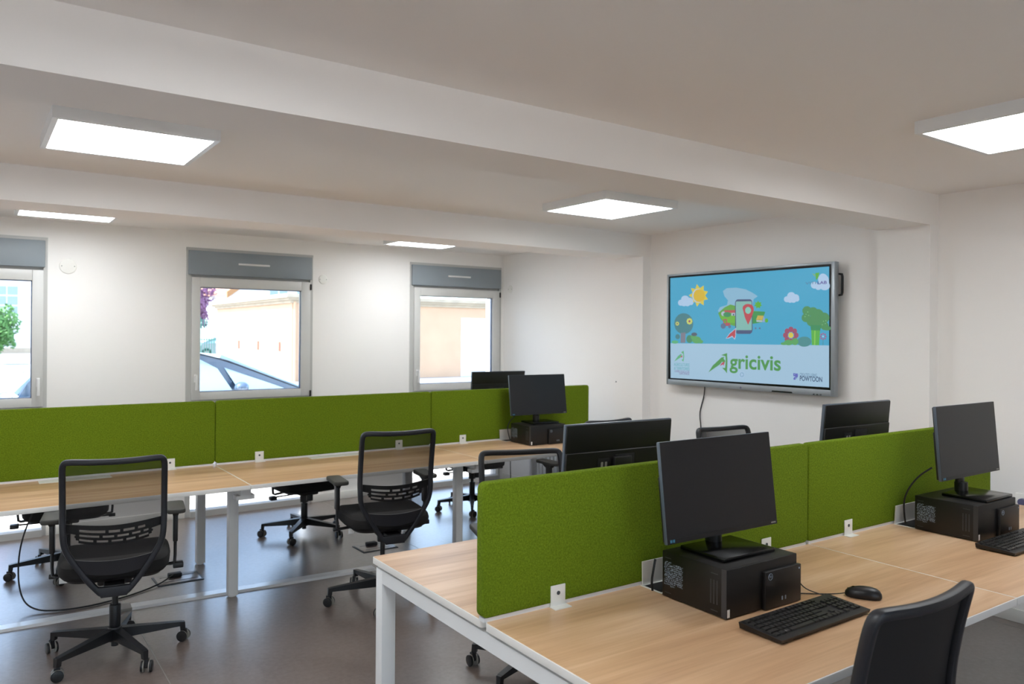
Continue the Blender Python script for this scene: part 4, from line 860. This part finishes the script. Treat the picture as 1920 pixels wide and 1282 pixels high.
 ('tree2',[(0.679,0.101),(0.677,0.09),(0.671,0.08),(0.663,0.072),(0.652,0.067),(0.639,0.066),(0.627,0.068),(0.617,0.073),(0.608,0.081),(0.602,0.091),(0.6,0.102),(0.602,0.114),(0.607,0.124),(0.616,0.131),(0.626,0.136),(0.639,0.138),(0.651,0.136),(0.662,0.13),(0.671,0.122),(0.677,0.112)]),
 ('tree2',[(0.724,0.077),(0.722,0.066),(0.716,0.056),(0.708,0.048),(0.697,0.043),(0.684,0.041),(0.671,0.043),(0.66,0.048),(0.651,0.056),(0.646,0.067),(0.644,0.078),(0.646,0.089),(0.651,0.099),(0.66,0.106),(0.671,0.111),(0.683,0.113),(0.696,0.111),(0.707,0.106),(0.716,0.098),(0.722,0.088)]),
 ('tree2',[(0.58,0.079),(0.579,0.069),(0.574,0.061),(0.566,0.054),(0.555,0.05),(0.545,0.048),(0.534,0.05),(0.524,0.054),(0.516,0.061),(0.511,0.07),(0.51,0.079),(0.511,0.089),(0.516,0.098),(0.524,0.104),(0.534,0.109),(0.544,0.11),(0.555,0.108),(0.566,0.104),(0.573,0.097),(0.578,0.088)]),
 ('tree2',[(0.631,0.054),(0.629,0.043),(0.624,0.033),(0.615,0.025),(0.604,0.02),(0.591,0.018),(0.579,0.02),(0.567,0.025),(0.557,0.033),(0.551,0.043),(0.549,0.055),(0.551,0.066),(0.557,0.076),(0.567,0.084),(0.578,0.089),(0.591,0.09),(0.603,0.089),(0.615,0.083),(0.624,0.075),(0.628,0.065)]),
 ('tree2',[(0.684,0.037),(0.682,0.026),(0.676,0.016),(0.668,0.009),(0.657,0.003),(0.644,0.002),(0.632,0.003),(0.622,0.009),(0.613,0.017),(0.607,0.027),(0.605,0.038),(0.607,0.049),(0.612,0.059),(0.621,0.067),(0.631,0.072),(0.644,0.074),(0.656,0.072),(0.667,0.067),(0.676,0.058),(0.682,0.048)]),
 ('tree2',[(0.719,0.021),(0.717,0.013),(0.713,0.005),(0.707,-0.002),(0.699,-0.006),(0.689,-0.007),(0.679,-0.006),(0.671,-0.002),(0.664,0.005),(0.66,0.013),(0.658,0.022),(0.66,0.03),(0.664,0.038),(0.67,0.045),(0.679,0.049),(0.689,0.05),(0.698,0.049),(0.706,0.044),(0.713,0.038),(0.717,0.03)]),
 ('tree2',[(0.736,0.005),(0.735,0.001),(0.731,-0.004),(0.724,-0.007),(0.716,-0.01),(0.707,-0.01),(0.698,-0.01),(0.689,-0.007),(0.682,-0.004),(0.677,0.001),(0.676,0.006),(0.677,0.011),(0.682,0.015),(0.689,0.018),(0.697,0.021),(0.707,0.021),(0.716,0.021),(0.724,0.018),(0.731,0.015),(0.735,0.01)]),
 ('trunk2',[(0.584,0.012),(0.655,0.007),(0.647,-0.111),(0.591,-0.11)]),
 ('trunk2l',[(0.61,-0.01),(0.619,-0.01),(0.617,-0.111),(0.609,-0.111)]),
 ('dkgreen',[(0.58,0.03),(0.662,0.025),(0.655,-0.01),(0.583,-0.007)]),
 ('dots',[(0.548,0.103),(0.546,0.101),(0.543,0.101),(0.541,0.103),(0.543,0.106),(0.546,0.106)]),
 ('dots',[(0.562,0.119),(0.56,0.116),(0.556,0.117),(0.554,0.119),(0.556,0.122),(0.56,0.122)]),
 ('dots',[(0.541,0.087),(0.539,0.084),(0.535,0.084),(0.533,0.087),(0.535,0.09),(0.539,0.09)]),
 ('dots',[(0.569,0.095),(0.567,0.092),(0.564,0.092),(0.561,0.095),(0.564,0.098),(0.567,0.098)]),
 ('dots',[(0.683,0.053),(0.681,0.051),(0.677,0.051),(0.676,0.053),(0.677,0.056),(0.681,0.056)]),
 ('dots',[(0.697,0.037),(0.695,0.035),(0.692,0.035),(0.69,0.037),(0.692,0.04),(0.695,0.04)]),
 ('dots',[(0.674,0.029),(0.672,0.027),(0.669,0.027),(0.667,0.03),(0.669,0.032),(0.672,0.032)]),
 ('dots',[(0.701,0.057),(0.699,0.054),(0.696,0.054),(0.694,0.057),(0.696,0.06),(0.699,0.06)]),
 ('petal',[(0.488,-0.043),(0.482,-0.057),(0.469,-0.063),(0.454,-0.057),(0.448,-0.043),(0.454,-0.029),(0.469,-0.023),(0.482,-0.029)]),
 ('petal',[(0.476,-0.072),(0.47,-0.087),(0.456,-0.093),(0.442,-0.087),(0.434,-0.073),(0.441,-0.059),(0.456,-0.053),(0.47,-0.059)]),
 ('petal',[(0.446,-0.085),(0.44,-0.099),(0.425,-0.105),(0.41,-0.1),(0.405,-0.085),(0.41,-0.071),(0.424,-0.065),(0.44,-0.071)]),
 ('petal',[(0.415,-0.073),(0.408,-0.087),(0.395,-0.093),(0.38,-0.088),(0.372,-0.073),(0.379,-0.059),(0.394,-0.053),(0.408,-0.059)]),
 ('petal',[(0.402,-0.044),(0.396,-0.058),(0.381,-0.064),(0.365,-0.058),(0.359,-0.044),(0.365,-0.029),(0.381,-0.023),(0.396,-0.029)]),
 ('petal',[(0.414,-0.014),(0.408,-0.028),(0.394,-0.034),(0.379,-0.028),(0.372,-0.014),(0.379,-0),(0.394,0.006),(0.408,-0)]),
 ('petal',[(0.446,-0.002),(0.44,-0.016),(0.424,-0.022),(0.409,-0.016),(0.404,-0.002),(0.409,0.013),(0.424,0.018),(0.44,0.013)]),
 ('petal',[(0.475,-0.014),(0.469,-0.028),(0.456,-0.034),(0.441,-0.028),(0.434,-0.014),(0.441,-0),(0.456,0.006),(0.469,-0)]),
 ('sun1',[(0.446,-0.043),(0.442,-0.055),(0.431,-0.062),(0.418,-0.062),(0.407,-0.055),(0.404,-0.044),(0.407,-0.032),(0.418,-0.024),(0.431,-0.024),(0.442,-0.032)]),
 ('bushr',[(0.588,-0.087),(0.585,-0.098),(0.577,-0.108),(0.565,-0.116),(0.549,-0.121),(0.532,-0.123),(0.515,-0.122),(0.5,-0.117),(0.487,-0.109),(0.479,-0.099),(0.476,-0.088),(0.479,-0.077),(0.487,-0.067),(0.499,-0.059),(0.515,-0.054),(0.532,-0.052),(0.549,-0.053),(0.565,-0.058),(0.577,-0.066),(0.585,-0.076)]),
 ('bush',[(0.445,-0.094),(0.443,-0.101),(0.436,-0.106),(0.428,-0.111),(0.418,-0.114),(0.406,-0.115),(0.395,-0.114),(0.384,-0.111),(0.376,-0.107),(0.369,-0.102),(0.367,-0.095),(0.369,-0.089),(0.376,-0.084),(0.384,-0.079),(0.395,-0.076),(0.406,-0.075),(0.417,-0.076),(0.428,-0.079),(0.436,-0.083),(0.443,-0.088)]),
 ('bush',[(0.486,-0.088),(0.484,-0.096),(0.48,-0.103),(0.474,-0.108),(0.468,-0.112),(0.459,-0.113),(0.45,-0.112),(0.442,-0.109),(0.435,-0.103),(0.431,-0.096),(0.429,-0.089),(0.431,-0.081),(0.435,-0.074),(0.442,-0.069),(0.45,-0.065),(0.458,-0.064),(0.467,-0.065),(0.474,-0.068),(0.48,-0.074),(0.484,-0.081)]),
 ('bush',[(0.395,-0.103),(0.394,-0.106),(0.39,-0.109),(0.384,-0.112),(0.377,-0.113),(0.367,-0.114),(0.359,-0.113),(0.351,-0.112),(0.345,-0.11),(0.343,-0.107),(0.341,-0.104),(0.342,-0.101),(0.345,-0.098),(0.351,-0.096),(0.359,-0.094),(0.367,-0.094),(0.377,-0.094),(0.384,-0.095),(0.39,-0.098),(0.394,-0.1)]),
 ('pinkf',[(0.704,-0.05),(0.702,-0.054),(0.698,-0.056),(0.693,-0.054),(0.691,-0.05),(0.693,-0.046),(0.697,-0.044),(0.702,-0.046)]),
 ('pinkf',[(0.698,-0.064),(0.696,-0.068),(0.692,-0.07),(0.688,-0.068),(0.685,-0.064),(0.688,-0.059),(0.692,-0.057),(0.696,-0.059)]),
 ('pinkf',[(0.684,-0.069),(0.682,-0.074),(0.677,-0.075),(0.673,-0.074),(0.671,-0.069),(0.673,-0.065),(0.677,-0.063),(0.682,-0.065)]),
 ('pinkf',[(0.67,-0.064),(0.668,-0.068),(0.664,-0.07),(0.659,-0.068),(0.657,-0.064),(0.659,-0.059),(0.664,-0.058),(0.668,-0.059)]),
 ('pinkf',[(0.664,-0.05),(0.662,-0.055),(0.658,-0.056),(0.654,-0.055),(0.652,-0.05),(0.653,-0.046),(0.658,-0.044),(0.662,-0.046)]),
 ('pinkf',[(0.67,-0.036),(0.668,-0.041),(0.664,-0.043),(0.659,-0.041),(0.657,-0.037),(0.659,-0.032),(0.663,-0.03),(0.668,-0.032)]),
 ('pinkf',[(0.683,-0.031),(0.682,-0.035),(0.677,-0.037),(0.673,-0.035),(0.671,-0.031),(0.673,-0.026),(0.677,-0.025),(0.681,-0.026)]),
 ('pinkf',[(0.698,-0.036),(0.696,-0.041),(0.692,-0.043),(0.688,-0.041),(0.685,-0.036),(0.686,-0.032),(0.692,-0.03),(0.696,-0.032)]),
 ('cloud',[(0.683,-0.05),(0.682,-0.054),(0.679,-0.056),(0.675,-0.056),(0.672,-0.054),(0.671,-0.05),(0.672,-0.046),(0.675,-0.044),(0.679,-0.044),(0.682,-0.046)]),
 ('bushr',[(0.675,-0.066),(0.678,-0.066),(0.679,-0.11),(0.675,-0.111)]),
 ('green',[(-0.319,-0.339),(-0.276,-0.284),(-0.191,-0.218),(-0.163,-0.213),(-0.184,-0.249),(-0.206,-0.273)]),
 ('green',[(-0.194,-0.2),(-0.138,-0.183),(-0.133,-0.243),(-0.137,-0.34),(-0.155,-0.32),(-0.184,-0.299),(-0.155,-0.298),(-0.15,-0.244),(-0.153,-0.208)]),
 ('green',[(-0.207,-0.237),(-0.173,-0.225),(-0.153,-0.244),(-0.168,-0.276),(-0.184,-0.249)]),
 ('red2',[(-0.206,-0.286),(-0.191,-0.263),(-0.162,-0.249),(-0.168,-0.282),(-0.178,-0.272)]),
 ('green2',[(-0.681,-0.266),(-0.64,-0.221),(-0.61,-0.201),(-0.597,-0.206),(-0.61,-0.23)]),
 ('green2',[(-0.606,-0.188),(-0.579,-0.174),(-0.572,-0.219),(-0.58,-0.265),(-0.601,-0.249),(-0.584,-0.244),(-0.583,-0.201)]),
 ('red2',[(-0.616,-0.228),(-0.591,-0.21),(-0.593,-0.23)]),
 ('purple',[(0.446,-0.311),(0.465,-0.313),(0.485,-0.313),(0.465,-0.331),(0.448,-0.333)]),
 ('panel2',[(0.454,-0.317),(0.465,-0.318),(0.456,-0.326)]),
 ('purple',[(0.448,-0.346),(0.485,-0.315),(0.483,-0.335),(0.463,-0.356),(0.449,-0.358)]),
 ('panel2',[(0.458,-0.348),(0.477,-0.332),(0.465,-0.349)]),
 ('cloud',[(0.032,-0.341),(0.029,-0.349),(0.025,-0.356),(0.019,-0.362),(0.013,-0.366),(0.004,-0.367),(-0.005,-0.366),(-0.013,-0.363),(-0.019,-0.358),(-0.024,-0.351),(-0.025,-0.344),(-0.024,-0.336),(-0.019,-0.329),(-0.013,-0.323),(-0.005,-0.32),(0.004,-0.318),(0.011,-0.319),(0.019,-0.322),(0.025,-0.327),(0.029,-0.334)]),
 ('panel2',[(0.025,-0.342),(0.025,-0.348),(0.021,-0.354),(0.017,-0.358),(0.011,-0.361),(0.004,-0.363),(-0.004,-0.362),(-0.009,-0.36),(-0.015,-0.355),(-0.018,-0.35),(-0.019,-0.344),(-0.018,-0.337),(-0.015,-0.332),(-0.011,-0.327),(-0.004,-0.324),(0.004,-0.322),(0.011,-0.323),(0.017,-0.326),(0.021,-0.33),(0.025,-0.335)]),
 ('cloud',[(-0.004,-0.331),(-0.003,-0.354),(0.017,-0.342)]),
]
TXT = [
 ('gricivis', 'green', (-0.1115, -0.3353), (0.3445, -0.1963)),
 ('POWTOON', 'navy', (0.4995, -0.3623), (0.6735, -0.3273)),
 ('CREATED USING', 'navy2', (0.4995, -0.3283), (0.6335, -0.3073)),
 ('VITI', 'navy2', (0.5385, 0.3107), (0.6205, 0.3277)),
 ('LAB', 'purple2', (0.6335, 0.3077), (0.7035, 0.3287)),
 ('AGRICULTURES', 'teal', (-0.6815, -0.3013), (-0.5145, -0.2763)),
 ('& TERRITOIRES', 'teal', (-0.6785, -0.3323), (-0.5145, -0.3083)),
 ("CHAMBRE D'AGRICULTURE", 'mauve', (-0.6755, -0.3533), (-0.5145, -0.3353)),
 ('GIRONDE', 'mauve', (-0.6245, -0.3703), (-0.5145, -0.3523)),
]

im = MB()
for i, (c, pts) in enumerate(ART):
    y = D0+.0036-i*.00001*1.0
    if c == 'panel2': pass
    im.face([(a, y, b) for a, b in pts], m='display_'+c)
im = im.build('picture', None, gl, smooth=False)
for p in im.data.polygons:
    pass
for s, c, (x0, y0), (x1, y1) in TXT: text_mesh(s, x0, y0, x1, y1, 'display_'+c, gl, 'lettering', off=D0+.0036-.0025, bold=.02 if s in ('gricivis', 'LAB', 'POWTOON') else 0)
cable('power_cable', [(XR-.015, 2.225, 1.20), (XR-.014, 2.232, 1.12), (XR-.008, 2.262, 1.05), (XR-.008, 2.285, .97), (XR-.008, 2.27, .88), (XR-.008, 2.262, .78), (XR-.008, 2.262, .40), (XR-.008, 2.262, .30)], .0045, 'dark cable hanging down the wall below the wall screen')
t = thing('wall_socket', 'small wall socket at the right edge just above the desk', 'socket', (XR, -.066, .690), R(-90))
MB().box((-.04, -.010, -.04), (.04, 0, .04), .004).build('cover_plate', 'white_plastic', t)
MB().cyl((0, -.010, -.005), (0, -.034, -.005), .020, n=24, bev=.002).build('plug', 'socket_violet', t)
# ------------------------------------------------------------ floor details
def cover(name, pts, label, w=.105):
    (xa, ya), (xb, yb) = pts; d = Vector((xb-xa, yb-ya, 0)).normalized(); n = Vector((-d.y, d.x, 0))*w/2
    a, b = Vector((xa, ya, 0)), Vector((xb, yb, 0)); k = .72
    o = MB().hull([tuple(p) for p in (a-n, b-n, b+n, a+n)]+[tuple(p+Vector((0, 0, .012))) for p in (a-n*k, b-n*k, b+n*k, a+n*k)])
    return tag(o.build(name, 'cover_white', smooth=False), label, 'cable cover', 'white cable covers under the far row')
cover('cable_cover', ((-2.4, 3.06), (-.60, 3.00)), 'white cable cover strip on the floor behind the front left chair')
cover('cable_cover', ((-.49, 2.995), (1.0, 2.90)), 'white cable cover strip on the floor between the white desk legs and the middle chair')
tag(box('cable_cover_end', (-.598, 2.945, 0), (-.492, 3.052, .014), 'caster_tread'), 'grey end piece between the two white cable covers', 'cable cover')
def floor_trap(x, y, rz, label):
    t = thing('floor_box', label, 'floor box', (x, y, 0), rz, 'floor boxes under the far row')
    MB().box((-.14, -.105, 0), (.14, .105, .004), .0015).build('rim', 'floor_box', t)
    MB().box((-.128, -.093, .004), (.128, .093, .006), .001).build('lid', 'floor_vinyl', t)
    for yy in (-.055, .05): box('cable_slot', (-.10, yy, .006), (.12, yy+.008, .0065), 'black_matte', t)
    MB().box((-.05, .02, .006), (.03, .07, .03), .004).build('plug', 'black_matte', t)
floor_trap(1.235, 3.375, 0, 'grey floor box beneath the middle desk, behind the chair near its middle')
floor_trap(-.15, 3.40, 0, 'grey floor box right of the front left chair, beside the white leg')
cable('floor_cable', [(-.95, 3.36, .68), (-.93, 3.40, .60), (-1.02, 3.46, .35), (-1.03, 3.40, .10), (-.98, 3.22, .012), (-.80, 3.13, .006), (-.55, 3.16, .006), (-.30, 3.30, .006), (-.18, 3.40, .03)], .0045, 'black cable dropping from the left desk and curving over the floor')
cable('hanging_cable', [(-.22, 3.60, .66), (-.12, 3.62, .60), (.02, 3.64, .58), (.16, 3.66, .62), (.20, 3.67, .665)], .004, 'black cable sagging under the desk between two white legs')
cable('hanging_cable', [(2.60, 3.55, .70), (2.60, 3.56, .45), (2.61, 3.55, .20), (2.62, 3.54, .005)], .004, 'black cable hanging straight down under the right desk of the far row')
# radiator on the side wall
t = thing('radiator', 'white ribbed radiator on the side wall under the far desk', 'radiator', (XR, 4.02, 0), R(-90))
for i in range(14): MB().box((-.42+i*.06, -.085, .10), (-.42+i*.06+.045, -.03, .62), .008).build('fin', 'radiator', t)
for z in (.14, .56): MB().cyl((-.42, -.055, z), (.405, -.055, z), .016, n=14).build('header_pipe', 'radiator', t)
for x in (-.3, .3): box('bracket', (x-.01, -.04, .3), (x+.01, 0, .34), 'radiator', t)

# ------------------------------------------------------------ outside
ZO = -.05
struct(box('ground', (-60, YW+.3, ZO-.3), (90, 90, ZO-.012), 'asphalt'))
pv = MB()
struct(box('pavement', (-9, YW+.3, ZO-.012), (9, 7.3, ZO-.008), 'paving_joint'))
pvo = bpy.data.objects['pavement']
tile = None
for i in range(-6, 9):
    for j in range(4):
        if tile is None: tile = MB().box((.006, .006, 0), (.594, .454, .012)).build('paving_slab', 'paving', pvo, smooth=False); o = tile
        else: o = tile.copy(); COL.objects.link(o)
        o.location = (i*.6-.3, YW+.31+j*.46, ZO-.008)
tag(box('kerb', (-20, 12.2, ZO-.012), (9.0, 12.4, ZO+.10), 'kerb'), 'pale kerb line across the street outside the left window', 'kerb')
# garage building
GX, GY, GE = 9.98, 30.3, 2.93
g = thing('garage_building', 'peach rendered building with pale cornice outside the windows', 'building', (7.73, 23.85, .321))
g.scale = (.8, .8, .8)
box('side_wall', (0, 0, -.9), (16, 12.2, GE), 'render_peach', g)
c = MB()
for dz, e, h in ((0, .10, .12), (.12, .22, .10), (.22, .34, .16)):
    c.box((-e, -e, GE+dz-.05), (16+e, 12.2+e, GE+dz-.05+h))
c.build('cornice', 'cornice', g, smooth=False)
for y in (7.85, 4.65, 1.55): box('wall_slot', (-.012, y-.15, .78), (.02, y+.15, 1.20), 'slot_shade', g)  # raised strips; the shade inside the slots is painted as dark brown
MB().cyl((.10, -.08, -.6), (.10, -.08, GE), .07, n=14).build('downpipe', 'render_peach', g)
box('corner_pilaster', (-.01, -.03, -.9), (.42, .1, GE), 'render_peach', g)
dr = box('garage_door', (8.43, -.03, -.8), (13.4, .02, 2.38), 'white_door', g)
for k in range(12): box('door_slat', (8.48, -.045, -.25+k*.215), (13.35, -.03, -.05+k*.215), 'white_door', dr)
# gabled house behind it
h = thing('gabled_house', 'white gabled house with brown bargeboard above the peach building', 'house', (14.0, 54.0, -.29), .10)
h.scale = (1.18, 1.18, 1.18)
MB().prism([(0, 0), (9, 0), (9, 4.2), (4.5, 7.4), (0, 4.2)], 0, 8, 'Y').build('wall', 'house_white', h, smooth=False)
r_ = MB(); r_.hull([(-.5, -.4, 3.85), (4.5, -.4, 7.45), (4.5, 8.4, 7.45), (-.5, 8.4, 3.85), (-.5, -.4, 4.05), (4.5, -.4, 7.65), (4.5, 8.4, 7.65), (-.5, 8.4, 4.05)]); r_.build('roof_slope', 'roof_tile', h, smooth=False)
r_ = MB(); r_.hull([(9.5, -.4, 3.85), (4.5, -.4, 7.45), (4.5, 8.4, 7.45), (9.5, 8.4, 3.85), (9.5, -.4, 4.05), (4.5, -.4, 7.65), (4.5, 8.4, 7.65), (9.5, 8.4, 4.05)]); r_.build('roof_slope', 'roof_tile', h, smooth=False)
for sx in (0, 1):
    a, b = ((-.55, 3.8), (4.5, 7.45)) if not sx else ((9.55, 3.8), (4.5, 7.45))
    MB().hull([(a[0], -.5, a[1]-.18), (b[0], -.5, b[1]-.18), (b[0], -.42, b[1]-.18), (a[0], -.42, a[1]-.18), (a[0], -.5, a[1]+.22), (b[0], -.5, b[1]+.22), (b[0], -.42, b[1]+.22), (a[0], -.42, a[1]+.22)]).build('bargeboard', 'wood_brown', h, smooth=False)
for x in (2.2, 4.0, 5.8):
    f_ = box('window_frame', (x, -.04, 3.6), (x+1.3, .02, 5.0), 'white_door', h)
    for q in range(2): box('pane', (x+.08+q*.62, -.055, 3.7), (x+.60+q*.62, -.04, 4.9), 'pane_dark', f_)
# house across the road
h = thing('street_house', 'white house with small paned window across the street, in the left window', 'house', (-9, 66, 0), -.02)
box('wall', (0, 0, -.2), (20, 8, 7), 'house_white', h)
for k in range(10): box('siding_board', (.0, -.04, .3+k*.30), (20, -.005, .3+k*.30+.28), 'house_white', h)
for x in (2.0, 7.0, 9.3):
    f_ = box('window_frame', (x-.1, -.10, 2.7), (x+1.5, -.03, 5.0), 'white_door', h)
    for i in range(2):
        for j in range(3): box('pane', (x+.02+i*.72, -.13, 2.8+j*.73), (x+.66+i*.72, -.10, 3.42+j*.73), 'pane_dark', f_)
box('plinth', (-.05, -.08, -.2), (20.05, -.005, .35), 'cornice', h)
def crown(name, c, r, n, m, parent=None, size=.16, seed=1):
    rd = random.Random(seed); vs, fs = [], []
    for i in range(n):
        while True:
            p = Vector((rd.uniform(-1, 1), rd.uniform(-1, 1), rd.uniform(-1, 1)))
            if .25 < p.length < 1: break
        p = Vector((p.x*r[0], p.y*r[1], p.z*r[2]))*(.85+.3*math.sin(p.x*7+p.z*5)*.5)+Vector(c)
        a = Vector((rd.gauss(0, 1), rd.gauss(0, 1), rd.gauss(0, 1))).normalized(); b = a.orthogonal().normalized(); k = len(vs)
        s = size*rd.uniform(.6, 1.3)
        vs += [p-a*s, p+b*s*.5, p+a*s, p-b*s*.5]; fs.append((k, k+1, k+2, k+3))
    me = bpy.data.meshes.new(name); me.from_pydata([tuple(v) for v in vs], [], fs); me.materials.append(MATS[m])
    o = bpy.data.objects.new(name, me); COL.objects.link(o); o.parent = parent; return o
def tree(name, loc, hgt, r, m, label, cat, n=2600, seed=1, size=.16):
    t = thing(name, label, cat, loc)
    MB().sweep([(0, 0, -.2), (.03, 0, hgt*.3), (-.04, .03, hgt*.6), (0, 0, hgt*.85)], lambda u: .22*(1-.7*u)*hgt/6, None, n=8).build('trunk', 'bark', t)
    for a in range(4): MB().sweep([(0, 0, hgt*.4), (.35*r[0]*math.cos(a*1.6), .35*r[1]*math.sin(a*1.6), hgt*.55), (.6*r[0]*math.cos(a*1.6), .6*r[1]*math.sin(a*1.6), hgt*.75)], lambda u: .10*(1-.7*u)*hgt/6, None, n=6).build('branch', 'bark', t)
    k = crown('foliage', (0, 0, hgt-r[2]*.8), r, n, m, t, size, seed); k['kind'] = 'stuff'
tree('purple_tree', (9.3, 47.5, ZO), 5.6, (1.9, 1.9, 2.4), 'leaf_purple', 'purple leaved tree left of the peach building in the middle window', 'tree', 5200, 3, .15)
tree('street_shrub', (-.1, 44.0, ZO), 2.9, (1.0, 1.0, 1.4), 'leaf_green', 'green shrub on the street outside the left window', 'shrub', 2200, 5, .12)
tree('street_shrub', (-2.7, 44.6, ZO), 3.2, (1.0, 1.0, 1.5), 'leaf_purple', 'reddish shrub beside the green one outside the left window', 'shrub', 2200, 6, .12)
fc = thing('mesh_fence', 'green fence left of the peach building, below the purple tree', 'fence', (5.6, 44.3, ZO))
for i in range(5): box('post', (i*1.3, -.03, 0), (i*1.3+.06, .03, 2.5), 'fence_green', fc)
for i in range(4):
    q = MB()
    for k in range(9): q.box((i*1.3+.1+k*.135, -.012, .1), (i*1.3+.15+k*.135, .012, 2.4))
    q.box((i*1.3+.06, -.015, 1.2), (i*1.3+1.3, .015, 1.26)).build('panel', 'fence_green', fc, smooth=False)

# cars
def make_car(name, label, loc, rz, paint, L=3.7, scale=1.0):
    t = thing(name, label, 'car', loc, rz)
    # side profile, nose towards +x ; loft of sections along y
    lower = [(-1.80, .30), (-1.84, .55), (-1.80, .88), (-1.62, .96), (1.15, .93), (1.45, .88), (1.68, .76), (1.80, .62), (1.84, .42), (1.78, .24), (1.55, .20), (-1.5, .20)]
    def arch(prof): return prof
    y = .82
    secs = []
    for yy, k, dz in ((-y, .97, .0), (-y+.04, 1.0, 0), (-.4, 1.0, .015), (.4, 1.0, .015), (y-.04, 1.0, 0), (y, .97, 0)):
        secs.append([(a*k, yy, b+(dz if b > .8 else 0)) for a, b in chaikin(lower, 2)])
    b = MB().rings(secs).build('body', paint, t)
    roof = [(-1.68, .92), (-1.50, 1.22), (-1.15, 1.40), (-.55, 1.455), (.0, 1.43), (.48, 1.32), (1.46, .90)]
    # greenhouse: outline inset towards the top
    def tw(z): return .76-.17*max(0, (z-.92)/.53)
    cp = chaikin(roof, 2, False)
    rr = []
    for (a, z) in cp: rr.append([(a, -tw(z), z), (a, -tw(z)*.5, z+.02), (a, tw(z)*.5, z+.02), (a, tw(z), z), (a, tw(z)*.98, .88), (a, -tw(z)*.98, .88)])
    MB().rings(rr).build('cabin', paint, t)
    # windscreen and rear glass
    def P(a, z, s, o=.012): return (a, s*(tw(z)+o*.3), z)
    for nm, (a0, z0), (a1, z1) in (('windscreen', (1.40, .935), (.44, 1.345)), ('rear_window', (-1.655, .98), (-1.34, 1.31))):
        s = 1 if nm == 'windscreen' else -1
        o = MB().hull([(a0, -tw(z0)+.07, z0+.0), (a0, tw(z0)-.07, z0), (a1, tw(z1)-.07, z1), (a1, -tw(z1)+.07, z1), (a0+s*.03, -tw(z0)+.07, z0+.03), (a0+s*.03, tw(z0)-.07, z0+.03), (a1+s*.02, tw(z1)-.07, z1+.04), (a1+s*.02, -tw(z1)+.07, z1+.04)])
        o.build(nm, 'car_glass', t, smooth=False)
    for s in (-1, 1):
        for nm, poly in (('quarter_glass', [(.62, .945), (1.22, .945), (.46, 1.23)]), ('front_side_window', [(-.32, .945), (.54, .945), (.38, 1.22), (.16, 1.345), (-.32, 1.365)]), ('rear_side_window', [(-1.38, .96), (-.38, .945), (-.38, 1.37), (-.75, 1.365), (-1.15, 1.26)])):
            v0 = [(a, s*(tw(z)+.002), z) for a, z in poly]; v1 = [(a, s*(tw(z)+.009), z) for a, z in poly]
            MB().rings([v0, v1]).build(nm, 'car_glass', t, smooth=False)
        o = MB().sweep([(1.44, s*.765, .93), (.50, s*.66, 1.31), (.10, s*.625, 1.42), (-.5, s*.605, 1.435), (-1.15, s*.62, 1.385), (-1.45, s*.66, 1.22)], .035, .02, n=8); o.build('pillar_trim', 'car_trim', t)
        o = MB().ball((.60, s*.90, 1.00), (.085, .085, .065), n=14).box((.55, min(s*.78, s*.88), .955), (.63, max(s*.78, s*.88), .985), .006); mr = o.build('wing_mirror', paint, t)
        MB().sweep([(-.35, s*.828, .25), (-.36, s*.832, .6), (-.35, s*.79, .92)], .008, .008, n=6).build('door_seam', 'car_trim', t)
        box('door_handle', (-.62, s*.83-.012, .76), (-.46, s*.83+.012, .79), 'car_trim', t)
        for xx in (-1.12, 1.18):
            w = MB().cyl((xx, s*.68, .29), (xx, s*.845, .29), .29, n=28, bev=.03).build('wheel', 'tyre', t)
            MB().cyl((xx, s*.84, .29), (xx, s*.852, .29), .185, n=24).build('hub_cap', 'chrome', w)
            MB().cyl((xx, s*.825, .30), (xx, s*.832, .30), .335, n=28).build('wheel_arch', 'car_trim', t)
        box('headlamp', (1.55, min(s*.5, s*.80), .62), (1.80, max(s*.5, s*.80), .76), 'car_glass', t)
        box('tail_lamp', (-1.86, min(s*.6, s*.81), .62), (-1.76, max(s*.6, s*.81), .92), 'red_lens', t)
    return t
make_car('parked_car', 'blue grey parked car close outside the middle window', (.78, 8.35, ZO), .03, 'car_blue')
make_car('street_car', 'silver car far off at the left edge of the middle window', (12.35, 50.4, ZO), math.pi, 'car_silver')
